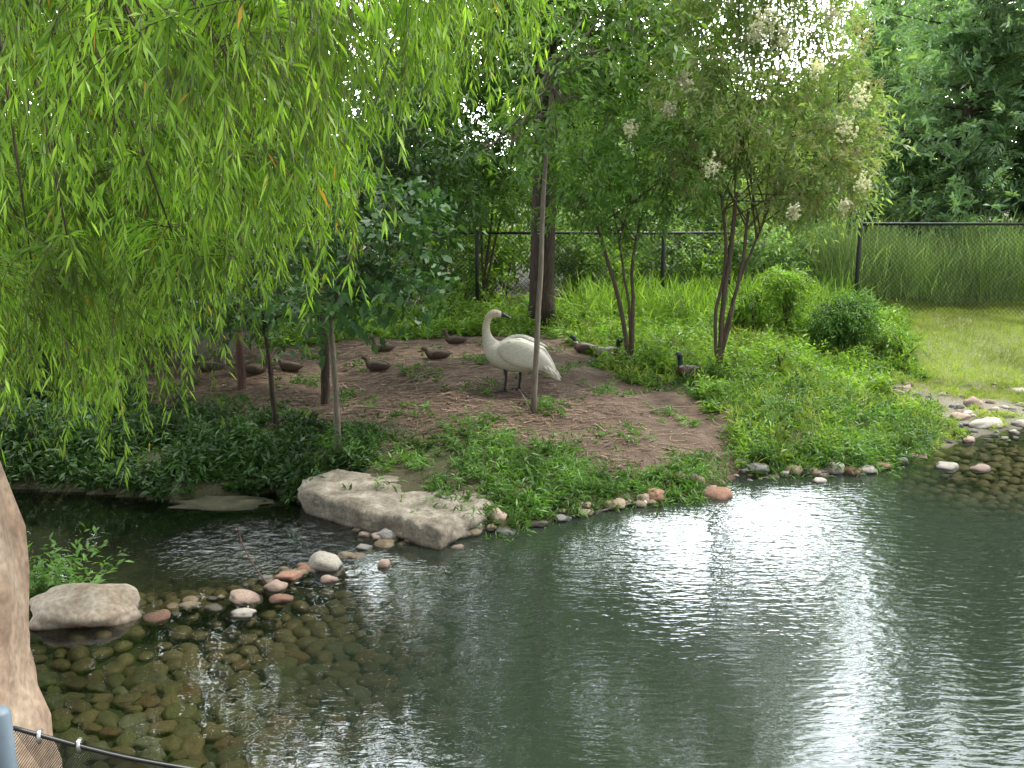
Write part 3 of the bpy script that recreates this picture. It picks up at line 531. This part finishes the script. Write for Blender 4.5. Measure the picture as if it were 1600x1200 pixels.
# ground cover
def scatter(n,x0,x1,y0,y1):
    P=np.column_stack([R.uniform(x0,x1,n),R.uniform(y0,y1,n)]); return P,sdf(P,polyA)
def weeds(name,P,h0,h1,L_,W_,k,mat,label,ang=1.0,lean=.35,stems=3):
    z=Hn(P); n=len(P); O=np.repeat(np.column_stack([P,z-.01]),stems,0); m_=len(O); D=np.column_stack([R.normal(0,lean,m_),R.normal(0,lean,m_),np.ones(m_)])
    pat=.75+.45*np.sin(P[:,0]*2.9+P[:,1])*np.sin(P[:,1]*3.7-P[:,0]*1.3)
    hh=np.repeat((h0+(h1-h0)*R.random(n)**2)*pat,stems)*R.uniform(.6,1.15,m_)
    Q=twig_leaves(O,D,hh,k,L_,W_,ang,.08,.1,.8,.3,.15); o=quads(name,Q,mat); tag(o,label,"plants",kind="stuff"); return o
slab2=[tuple(v[:2]) for v in OLW]
def notslab(P): return (sdf(P,slab2)<-.02)|(R.random(len(P))<np.where(P[:,0]>-.85,.7,.02))
def patchy(P,a,b_,thr,nz_=.45): return np.sin(P[:,0]*a+1)*np.sin(P[:,1]*b_)+.5*np.sin(P[:,0]*a*2.3-P[:,1]*1.7)+R.normal(0,nz_,len(P))>thr
P,s=scatter(8500,-9,9,8.6,14); sd_=sdf(P,dirt); sl=sdf(P,grav)
k=(s>.02)&(sd_<.0)&(sl<0)&patchy(P,2.3,3.1,-.7)&(P[:,0]>-2.2)&notslab(P)
weeds("ground_cover_weeds",P[k],.08,.50,.10,.020,9,M['weed'],"leafy green weeds covering the bank",stems=3,lean=.5)
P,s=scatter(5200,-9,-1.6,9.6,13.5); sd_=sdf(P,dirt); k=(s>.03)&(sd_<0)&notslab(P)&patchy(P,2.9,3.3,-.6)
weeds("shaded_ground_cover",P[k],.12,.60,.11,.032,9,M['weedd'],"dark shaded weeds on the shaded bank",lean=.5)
P,s=scatter(6600,-4,9.5,14.3,20); sd_=sdf(P,dirt); sl=sdf(P,lawn); sg=sdf(P,grav); k=(s>.1)&(sd_<-.02)&(sl<.1)&(sg<-.1)&patchy(P,1.7,2.1,-.8)
weeds("bright_ground_cover",P[k],.10,.60,.12,.034,9,M['lime'],"bright green weeds and grass behind the mound",stems=3,lean=.45)
P,s=scatter(3200,1.6,8,11,16.5); sd_=sdf(P,dirt); sg=sdf(P,grav); sl=sdf(P,lawn); k=(s>.1)&(sd_<.15)&(sg<.2)&(sl<0)&patchy(P,3.1,2.7,-.3)
weeds("bright_bank_weeds",P[k],.05,.38,.10,.026,9,M['lime'],"bright low weeds running down to the stony shore",lean=.6)
P,s=scatter(1900,1.6,8,11,16.5); sd_=sdf(P,dirt); sg=sdf(P,grav); sl=sdf(P,lawn); k=(s>.05)&(sd_<.15)&(sg<.35)&(sl<0)&patchy(P,2.1,3.7,.15)
weeds("bank_leaf_clumps",P[k],.10,.34,.10,.036,9,M['weed'],"mixed leafy clumps on the bank",lean=.5)
P,s=scatter(4200,1.2,8.5,11,18); sd_=sdf(P,dirt); sg=sdf(P,grav); sl=sdf(P,lawn); k=(s>.1)&(sd_<.05)&(sg<.2)&(sl<.2)&patchy(P,1.3,1.9,-.3); n=int(k.sum())
o=quads("bank_grass",twig_leaves(np.column_stack([P[k],Hn(P[k])]),np.column_stack([R.normal(0,.5,n),R.normal(0,.5,n),np.ones(n)]),R.uniform(.04,.12,n),5,.26,.009,.5,.2,-.05,.2,.3,.05),M['lawn']); tag(o,"tufts of pale grass among the bank weeds","grass",kind="stuff")
P,s=scatter(2600,4.5,12,11.5,16.5); sg=sdf(P,grav); k=(s>.05)&(sg>0)&patchy(P,3.3,4.1,.35,.35); n=int(k.sum())
weeds("gravel_grass",P[k],.04,.18,.12,.014,7,M['lawn'],"grass growing between scattered stones of the inlet",lean=.7,ang=.6)
P,s=scatter(5400,-5,5.5,9.5,16); sd_=sdf(P,dirt); k=(sd_>0)&(s>.05)&((np.sin(P[:,0]*3.7)*np.sin(P[:,1]*4.1+1)+R.normal(0,.35,len(P))+ss(.7,0,sd_)*.6)>.62)
weeds("sparse_weeds",P[k],.04,.22,.08,.018,7,M['weed'],"sparse low weeds on bare earth",lean=.8)
P,s=scatter(6500,-2.4,6.5,8.6,13); k=(s>-.14)&(s<.45)&(np.sin(P[:,0]*4.3+.5)+R.normal(0,.5,len(P))>-.3)&(sdf(P,grav)<0)&notslab(P)
weeds("edge_weeds",P[k],.08,.40,.12,.018,8,M['weed'],"weeds trailing over the stones into the water",lean=.8)
P,s=scatter(48000,4.5,17,13.5,21); sl=sdf(P,lawn); k=(sl>-.5)
n=int(k.sum()); O=np.column_stack([P[k],Hn(P[k])]); o=quads("lawn_grass",twig_leaves(O,np.column_stack([R.normal(0,.3,n),R.normal(0,.3,n),np.ones(n)]),np.full(n,.04),3,.09,.009,.4,0,-.3,.2,.3),M['lawn']); tag(o,"sunlit yellow green lawn grass","grass",kind="stuff")
P=np.column_stack([R.uniform(6.5,20,5600),R.uniform(20.,22.5,5600)]); 
n=len(P); O=np.column_stack([P,Hn(P)]); hh=R.uniform(.85,1.5,n)*(1+.15*np.sin(P[:,0]*2)); D=np.column_stack([R.normal(0,.22,n),R.normal(0,.22,n),np.ones(n)])
o=quads("tall_grass",twig_leaves(O,D,hh,6,.65,.016,.25,.1,-.2,.2,.15,.05),M['reed']); tag(o,"tall feathery ornamental grass behind the fence","grass",kind="stuff")
P=np.column_stack([R.uniform(1.2,6.5,700),R.uniform(17.6,20.6,700)]); n=len(P); O=np.column_stack([P,Hn(P)]); D=np.column_stack([R.normal(0,.4,n),R.normal(0,.4,n),np.ones(n)])
o=quads("iris_leaves",twig_leaves(O,D,R.uniform(.3,.6,n),5,.6,.024,.4,.2,-.1,.2,.2,.05),M['lime']); tag(o,"long arching blade leaves by the fence","plants",kind="stuff")
P=np.column_stack([R.uniform(-6,5,42000),R.uniform(9.5,16.5,42000)]); s_=sdf(P,dirt); k=(s_>-.25)&(R.random(len(P))<(.18+.82*ss(2.4,-.5,P[:,0]))*.8); P=P[k]; n=len(P)
z=Hn(P)+.018; a_=R.normal(.3,.9,n); d=np.column_stack([np.cos(a_),np.sin(a_)*.8,R.normal(0,.05,n)]); Ln=R.uniform(.015,.08,n)[:,None]*(1+3*(R.random((n,1))<.04)); w_=np.column_stack([-np.sin(a_),np.cos(a_),np.zeros(n)])*R.uniform(.003,.007,(n,1)); O=np.column_stack([P,z])
A_=O-d*Ln; B_=O+d*Ln
for q_ in (A_,B_): q_[:,2]=np.maximum(q_[:,2],Hn(q_)+.013)
o=quads("stick_litter",np.stack([A_-w_,A_+w_,B_+w_,B_-w_],1),M['litter']); tag(o,"dry sticks and straw scattered on bare earth","twigs",kind="stuff")
b=np.array([-4.05,8.0,Hp(-4.05,8.0)]); e=empty("leafy_plant",b,"leafy green plant growing behind the pinkish boulder","plant")
O=np.column_stack([R.normal(.1,.17,46),R.normal(0,.1,46),np.full(46,-.02)]); D=np.column_stack([R.normal(.2,.35,46),R.normal(-.1,.3,46),np.ones(46)])
quads("foliage",twig_leaves(O,D,R.uniform(.4,.85,46),14,.10,.03,1.,.2),M['weed'],e)
p0=g(425,912); V,Fc=tubes([(smooth_path([(0,0,-.05),(-.12,.0,.12),(-.24,.02,.36),(-.27,.02,.52)],12),np.linspace(.008,.004,12))],6)
o=mesh("bare_twig",V,Fc,M['barkr']); o.location=p0; tag(o,"thin curved bare twig sticking out of the water","twig")
for i,(p1,p2) in enumerate([((930,802),(1080,780)),((640,600),(690,585)),((810,612),(830,650)),((1040,760),(1085,735)),((560,640),(650,655)),((1000,650),(1080,640))]):
    a_=gz(*p1); b_=gz(*p2); V,Fc=tubes([(smooth_path([a_*0,(b_-a_)*.5+np.array([0,.05,.03]),b_-a_],6),np.linspace(.011,.006,6))],6); o=mesh("fallen_stick",V,Fc,M['barkp']); o.location=a_+np.array([0,0,.03]); tag(o,"thin dead stick lying on the bank","stick")
# ---------------------------------------------------------------- fences
def fence(name,x0,x1,y,ztop,posts,label,step=.075):
    zb=Hp((x0+x1)/2,y); H_=ztop-zb; e=empty(name,(x0,y,zb),label,"fence"); Wd=x1-x0
    V,Fc=tubes([([(0,0,H_),(Wd/2,0,H_),(Wd,0,H_)],[.028]*3)],8); mesh("top_rail",V,Fc,M['black'],e)
    for x in posts:
        V,Fc=tubes([([(x-x0,0,-.3),(x-x0,0,H_*.5),(x-x0,0,H_+.02),(x-x0,0,H_+.06)],[.04,.04,.04,.015])],10); mesh("post",V,Fc,M['black'],e)
    Q=[]; w2=.004
    for sgn in (1,-1):
        s=-H_
        while s<Wd+H_:
            zA=0.02;zB=H_-.02; xa=s+sgn*zA; xb=s+sgn*zB; za,zb2=zA,zB
            if sgn>0:
                if xa<0: za=-s; xa=0
                if xb>Wd: zb2=Wd-s; xb=Wd
            else:
                if xa>Wd: za=s-Wd; xa=Wd
                if xb<0: zb2=s; xb=0
            if zb2-za>.03 and -.001<=xa<=Wd+.001: Q.append([(xa-w2,.034+sgn*.002,za),(xa+w2,.034+sgn*.002,za),(xb+w2,.034+sgn*.002,zb2),(xb-w2,.034+sgn*.002,zb2)])
            s+=step
    quads("chain_link_mesh",np.array(Q),M['black'],e)
xr=at(1345,350,19.5)[0]
fence("chain_link_fence",xr,xr+13.5,19.5,at(1345,350,19.5)[2],[xr,xr+4.5,xr+9,xr+13.5],"black chain link fence with corner post by tall grass",.09)
xm0=at(560,370,20.)[0]; xm1=at(1142,360,20.)[0]
fence("chain_link_fence",xm0,xm1,20.,at(900,364,20.)[2],[xm0,at(745,370,20)[0],at(1037,370,20)[0],xm1],"black chain link fence running behind the trees",.09)
pA=at(20,1137,2.15); pB=at(330,1207,2.3); e=empty("railing_net",pA,"black netting railing with metal clips beside a blue grey post","railing")
D_=pB-pA; top=smooth_path([(0,0,0),tuple(D_*.5+np.array([0,0,-.012])),tuple(D_)],14)
top=np.concatenate([top,[D_*2.4+np.array([0,0,-.2])]])
V,Fc=tubes([(top,[.0055]*15)],8); mesh("top_cable",V,Fc,M['black'],e)
Q=[]
for i in range(120):
    s=i/90.
    for sg in (1,-1):
        x1_=s+sg*.35; a_=D_*s; b_=D_*x1_+np.array([0,0,-.28])
        if x1_<0: b_=a_+(b_-a_)*(s/(s-x1_))
        Q.append([a_+(-.0009,0,0),a_+(.0009,0,0),b_+(.0009,.001*sg,0),b_+(-.0009,.001*sg,0)])
quads("net",np.array(Q),M['black'],e)
for f in (.13,.32):
    c_=D_*f+np.array([0,0,-.005]); V,Fc=tubes([([c_+(0,-.008,-.014),c_+(0,-.012,0),c_+(0,-.008,.012),c_+(0,.006,.012)],[.005]*4)],8); mesh("clip",V,Fc,M['silver'],e)
pb=at(-3,1108,2.1); zb=Hp(pb[0],2.1)
e=empty("railing_post",(pb[0],2.1,zb),"rounded blue grey metal railing post","post"); hh=pb[2]-zb
V,Fc=tubes([([(0,0,-.2),(0,0,hh*.5),(0,0,hh-.01),(0,0,hh)],[.026,.026,.026,.018])],16); mesh("post",V,Fc,M['bluegrey'],e)
V,Fc=tubes([([(0,0,-.0),(0,0,.015),(0,0,.02)],[.06,.06,.03])],16); mesh("base_flange",V,Fc,M['bluegrey'],e)
# ---------------------------------------------------------------- brick building
m,nt,out=newmat('red_brick'); L=nt.links; tc=N(nt,'ShaderNodeTexCoord'); br=N(nt,'ShaderNodeTexBrick',ins={'Color1':(.25,.12,.09,1),'Color2':(.32,.17,.12,1),'Mortar':(.35,.30,.26,1),'Scale':4.,'Mortar Size':.02}); mp=N(nt,'ShaderNodeMapping'); mp.inputs['Rotation'].default_value=(math.pi/2,0,0); L.new(tc.outputs['Object'],mp.inputs[0]); L.new(mp.outputs[0],br.inputs['Vector']); p=N(nt,'ShaderNodeBsdfPrincipled',ins={'Roughness':.9}); L.new(br.outputs[0],p.inputs['Base Color']); L.new(p.outputs[0],out.inputs[0]); brick=m
def box(name,c_,s,mat,parent):
    x,y,z=c_; a_,b_,d=[q/2 for q in s]; V=[(x+i*a_,y+j*b_,z+k_*d) for i in (-1,1) for j in (-1,1) for k_ in (-1,1)]
    return mesh(name,V,[(0,1,3,2),(4,6,7,5),(0,4,5,1),(2,3,7,6),(0,2,6,4),(1,5,7,3)],mat,parent,smooth=False)
bx0=(11.5,46,Hp(11.5,46)); e=empty("brick_building",bx0,"red brick building mostly hidden by trees","building")
box("wall",(0,2.5,2.6),(9,5,5.6),brick,e); box("roof",(0,2.5,5.5),(9.5,5.5,.2),simple('roof_grey',(.12,.11,.11),.9),e)
gw=simple('window_glass',(.04,.05,.06),.1); fw=simple('window_frame',(.5,.48,.44),.6)
for x in (-3,0,3):
    wi=box("window",(x,-.02,3.2),(1.1,.08,1.4),gw,e); box("frame",(x,-.05,2.42),(1.3,.14,.12),fw,wi)
# ---------------------------------------------------------------- animals
def loft(rings,seg=20,n=40):
    rr_=smooth_path(rings,n); rr_[:,3:]=np.maximum(rr_[:,3:],.002); C=rr_[:,:3]; T=nrm(np.gradient(C,axis=0)); V=[];Fc=[]
    for i in range(n):
        s=np.array([0,1,0.])-T[i]*T[i][1]; s/=np.linalg.norm(s); u=np.cross(T[i],s)
        for k in range(seg):
            a_=2*math.pi*k/seg; V.append(C[i]+s*math.cos(a_)*rr_[i,3]+u*math.sin(a_)*rr_[i,4])
    for i in range(n-1):
        for k in range(seg):
            k2=(k+1)%seg; Fc.append((i*seg+k,i*seg+k2,(i+1)*seg+k2,(i+1)*seg+k))
    V.append(C[0]); V.append(C[-1]); a_=len(V)-2
    for k in range(seg): Fc.append((a_,(k+1)%seg,k)); Fc.append((a_+1,(n-1)*seg+k,(n-1)*seg+(k+1)%seg))
    return np.array(V),Fc
def ball(c_,r):
    V,Fc=IC[2]; return V*np.array(r)+np.array(c_),Fc
M['swan']=colmat('swan_feather',22,.82,1.04,.8,(1,1,3)); M['duck']=colmat('duck_feather',55,.55,1.35,.7,(1,2,2)); M['drake']=colmat('drake_feather',90,.85,1.12,.55)
M['beak']=simple('black_bill',(.015,.015,.016),.35); M['leg']=simple('black_leg',(.02,.02,.022),.6,0,.3); M['eye']=simple('dark_eye',(.01,.01,.01),.1); M['obill']=simple('yellow_bill',(.22,.19,.06),.5,0,.2)
fp=gz(797,611); sw=empty("swan",fp,"white swan with black bill and legs standing on bare earth","swan"); sw.rotation_euler=(0,0,-.10)
Vb,Fb=loft([(.64,0,.185,.008,.006),(.57,0,.24,.055,.03),(.48,0,.335,.115,.095),(.34,0,.43,.17,.17),(.18,0,.475,.205,.215),(.02,0,.49,.21,.225),(-.12,0,.515,.18,.2),(-.21,0,.56,.13,.155),(-.268,0,.64,.082,.098),(-.305,0,.735,.057,.065),(-.318,0,.83,.047,.052),(-.308,0,.92,.043,.046),(-.276,0,.995,.043,.046),(-.225,0,1.035,.048,.054),(-.17,0,1.038,.046,.051),(-.12,0,1.022,.034,.036),(-.10,0,1.015,.018,.02)],24,70)
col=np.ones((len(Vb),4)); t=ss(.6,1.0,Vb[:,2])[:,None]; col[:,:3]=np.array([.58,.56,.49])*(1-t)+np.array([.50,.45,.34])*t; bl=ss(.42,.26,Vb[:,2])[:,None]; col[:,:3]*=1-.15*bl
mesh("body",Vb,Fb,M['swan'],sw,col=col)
for sgn in (-1,1):
    V1,F1=loft([(-.14,sgn*.15,.60,.02,.03),(-.06,sgn*.19,.585,.045,.12),(.08,sgn*.215,.565,.05,.17),(.22,sgn*.205,.53,.05,.175),(.36,sgn*.165,.46,.045,.14),(.48,sgn*.11,.375,.03,.09),(.58,sgn*.06,.29,.015,.035)],18,36)
    Vs=[V1];Fs=list(F1);nb=len(V1)
    for i in range(16):
        f=i/15; x=.10+.42*f; z=.66-.36*f+.02*math.sin(i*2); y=sgn*(.225-.14*f)
        Vf,Ff=loft([(x-.10,y,z+.05,.006,.012),(x,y+sgn*.012,z,.007,.030),(x+.10,y+sgn*.004,z-.065,.006,.028),(x+.155,y-sgn*.004,z-.105,.003,.006)],8,9)
        Vs.append(Vf); Fs+=[tuple(q+nb for q in f_) for f_ in Ff]; nb+=len(Vf)
    for i in range(7):
        f=i/6; x=.12+.2*f; z=.70-.08*f; y=sgn*(.13-.02*f)
        Vf,Ff=loft([(x-.1,y,z-.02,.02,.012),(x,y,z+.025,.05,.02),(x+.11,y,z-.005,.045,.015),(x+.17,y,z-.04,.01,.004)],8,9)
        Vs.append(Vf); Fs+=[tuple(q+nb for q in f_) for f_ in Ff]; nb+=len(Vf)
    V1=np.concatenate(Vs); col=np.ones((len(V1),4)); col[:,:3]=(.59,.57,.505); mesh("wing",V1,Fs,M['swan'],sw,col=col)
dz=-.028
V1,F1=loft([(-.125,0,1.055+dz,.032,.038),(-.09,0,1.05+dz,.028,.032),(-.04,0,1.03+dz,.022,.020),(.0,0,1.016+dz,.023,.012),(.025,0,1.010+dz,.012,.005)],14,16); mesh("beak",V1,F1,M['beak'],sw)
for sgn in (-1,1):
    V1,F1=ball((-.165,sgn*.044,1.050),(.008,.005,.008)); mesh("eye",V1,F1,M['eye'],sw)
for sgn,fx in ((-1,-.055),(1,.12)):
    V1,F1=tubes([(smooth_path([(fx+.0,sgn*.08,.32),(fx+.012,sgn*.08,.2),(fx,sgn*.08,.1),(fx-.005,sgn*.08,.02)],8),[.032,.026,.019,.017,.018,.016,.016,.02])],10)
    Vs=list(V1);Fs=list(F1)
    for a_ in (-.45,0,.45):
        b0=len(Vs); v2,f2=tubes([([(fx,sgn*.08,.02),(fx-.07*math.cos(a_),sgn*.08+.07*math.sin(a_),.014),(fx-.14*math.cos(a_),sgn*.08+.14*math.sin(a_),.008)],[.013,.010,.006])],6); Vs+=list(v2); Fs+=[tuple(q+b0 for q in f_) for f_ in f2]
    b0=len(Vs); c_=[(fx,sgn*.08,.016)]+[(fx-r_*math.cos(a_),sgn*.08+r_*math.sin(a_),.009) for a_,r_ in ((-.45,.13),(-.22,.115),(0,.13),(.22,.115),(.45,.13))]
    Vs+=[np.array(q) for q in c_]+[np.array(q)-np.array([0,0,.006]) for q in c_]
    for i in range(1,5): Fs.append((b0,b0+i,b0+i+1)); Fs.append((b0+6,b0+6+i+1,b0+6+i))
    b0=len(Vs); v2,f2=tubes([([(fx,sgn*.08,.02),(fx+.035,sgn*.08,.008)],[.009,.005])],6); Vs+=list(v2); Fs+=[tuple(q+b0 for q in f_) for f_ in f2]
    mesh("leg",Vs,Fs,M['leg'],sw)
def duck(px,py,face,kind,label,sc=1.,up=0.,rot=0.):
    sc*=.84; b=gz(px,py); e=empty("duck",b+np.array([0,0,-.012]),label,"duck",group="ducks resting on the bank"); e.scale=(sc,sc,sc); e.rotation_euler=(0,0,(0 if face>0 else math.pi)+rot)
    u=up
    R_=[(-.27,0,.135,.012,.006),(-.21,0,.115,.05,.025),(-.12,0,.10,.085,.07),(-.0,0,.098,.105,.092),(.09,0,.105,.10,.088),(.15,0,.135,.07,.07),(.18,0,.185+.2*u,.042,.044),(.195,0,.235+.5*u,.034,.036),(.215,0,.275+u*.8,.040,.042),(.25,0,.285+u*.8,.037,.038),(.28,0,.272+u*.8,.018,.02)]
    V1,F1=loft(R_,18,44); col=np.ones((len(V1),4)); hz_=V1[:,2]; x=V1[:,0]
    if kind=='f': 
        col[:,:3]=np.array([.085,.058,.04]); col[(hz_>.22)&(x>.1),:3]=(.11,.08,.058); w=hz_>.30+u*.8; col[w,:3]=(.05,.035,.025)
    else:
        col[:,:3]=(.42,.40,.37) if kind=='m' else (.13,.11,.095)
        br_=(x>.06)&(hz_<.21); col[br_,:3]=(.09,.045,.03); hd=(hz_>.215)&(x>.12); col[hd,:3]=(.010,.030,.022); rg=(hz_>.198)&(hz_<.212)&(x>.12); col[rg,:3]=(.5,.5,.48); tl=x<-.19; col[tl,:3]=(.04,.04,.04)
    mt=M['duck'] if kind=='f' else M['drake']; mesh("body",V1,F1,mt,e,col=col)
    for s in (-1,1):
        V1,F1=loft([(.10,s*.075,.12,.01,.02),(.05,s*.098,.125,.02,.055),(-.05,s*.095,.125,.022,.06),(-.14,s*.065,.125,.018,.04),(-.22,s*.025,.14,.008,.012)],12,18); col=np.ones((len(V1),4)); col[:,:3]=(.075,.05,.037) if kind=='f' else ((.24,.21,.18) if kind=='m' else (.07,.055,.045)); mesh("wing",V1,F1,mt,e,col=col)
        V1,F1=ball((.247,s*.036,.292+u*.8),(.005,.003,.005)); mesh("eye",V1,F1,M['eye'],e)
    V1,F1=loft([(.272,0,.274+u*.8,.015,.014),(.30,0,.264+u*.8,.014,.009),(.33,0,.256+u*.8,.015,.005),(.34,0,.254+u*.8,.008,.003)],10,10); mesh("beak",V1,F1,M['obill'],e)
duck(590,580,1,'f',"brown speckled duck resting on dry earth",1.05,-.07,2.8)
duck(600,550,-1,'f',"brown duck sitting upright with raised head",.95,.05,.3)
duck(684,562,-1,'f',"brown speckled duck lying beside the swan",1.05,-.09,.1)
duck(712,538,-1,'f',"brown duck standing behind the resting ducks",.95,.03,.1)
duck(330,580,-1,'d',"green headed drake resting in the shade",1.,0,.2)
duck(398,584,1,'f',"brown duck with grey flank resting in shade",1.,-.03,0.)
duck(455,580,-1,'f',"brown duck lying flat on shaded earth",1.,-.09,-.2)
duck(915,552,-1,'d',"dark drake crouched among green weeds",1.1,0,-.3)
duck(950,562,1,'m',"drake with pale flank and dark green head",1.35,.04,-.9)
duck(1076,590,-1,'d',"dark headed drake half hidden in weeds",1.25,.10,.7)
# ---------------------------------------------------------------- light
wd=bpy.data.worlds.new("World"); scene.world=wd; wd.use_nodes=True; nt=wd.node_tree; nt.nodes.clear(); L=nt.links
out=N(nt,'ShaderNodeOutputWorld'); bg=N(nt,'ShaderNodeBackground',ins={'Strength':.14}); sky=N(nt,'ShaderNodeTexSky',sky_type='NISHITA'); sky.sun_disc=False; SE=math.radians(56); SR=math.radians(80); sky.sun_elevation=SE; sky.sun_rotation=SR; sky.air_density=1.; sky.dust_density=2.
tc=N(nt,'ShaderNodeTexCoord'); sx=N(nt,'ShaderNodeSeparateXYZ'); L.new(tc.outputs['Generated'],sx.inputs[0])
mr=N(nt,'ShaderNodeMapRange',ins={1:-.3,2:.7,3:10.,4:46.}); L.new(sx.outputs[1],mr.inputs[0])
mb=N(nt,'ShaderNodeMapRange',ins={1:.72,2:.93,3:0.,4:90.}); L.new(sx.outputs[1],mb.inputs[0])  # extra sky glow straight ahead, added to whiten the pond reflections
ma=N(nt,'ShaderNodeMath',operation='ADD'); L.new(mr.outputs[0],ma.inputs[0]); L.new(mb.outputs[0],ma.inputs[1])
no=N(nt,'ShaderNodeTexNoise',ins={'Scale':2.5,'Detail':4.}); L.new(tc.outputs['Generated'],no.inputs['Vector'])
m2=N(nt,'ShaderNodeMapRange',ins={1:.35,2:.65,3:.8,4:1.1}); L.new(no.outputs[0],m2.inputs[0]); mm=N(nt,'ShaderNodeMath',operation='MULTIPLY'); L.new(ma.outputs[0],mm.inputs[0]); L.new(m2.outputs[0],mm.inputs[1])
cl=N(nt,'ShaderNodeVectorMath',operation='SCALE'); cl.inputs[0].default_value=(.96,.99,1.0); L.new(mm.outputs[0],cl.inputs['Scale'])
mx=N(nt,'ShaderNodeMix',data_type='RGBA'); mx.inputs[0].default_value=.85; L.new(sky.outputs[0],mx.inputs[6]); L.new(cl.outputs[0],mx.inputs[7]); L.new(mx.outputs[2],bg.inputs[0]); L.new(bg.outputs[0],out.inputs[0])
sl=bpy.data.lights.new("sun",'SUN'); sl.energy=4.4; sl.angle=math.radians(3); sl.color=(1,.95,.82); so=link(bpy.data.objects.new("sun",sl))
dv=Vector((math.sin(SR)*math.cos(SE),math.cos(SR)*math.cos(SE),math.sin(SE))); so.rotation_euler=(-dv).to_track_quat('-Z','Y').to_euler()
scene.view_settings.view_transform='Standard'; scene.view_settings.look='None'; scene.view_settings.exposure=0
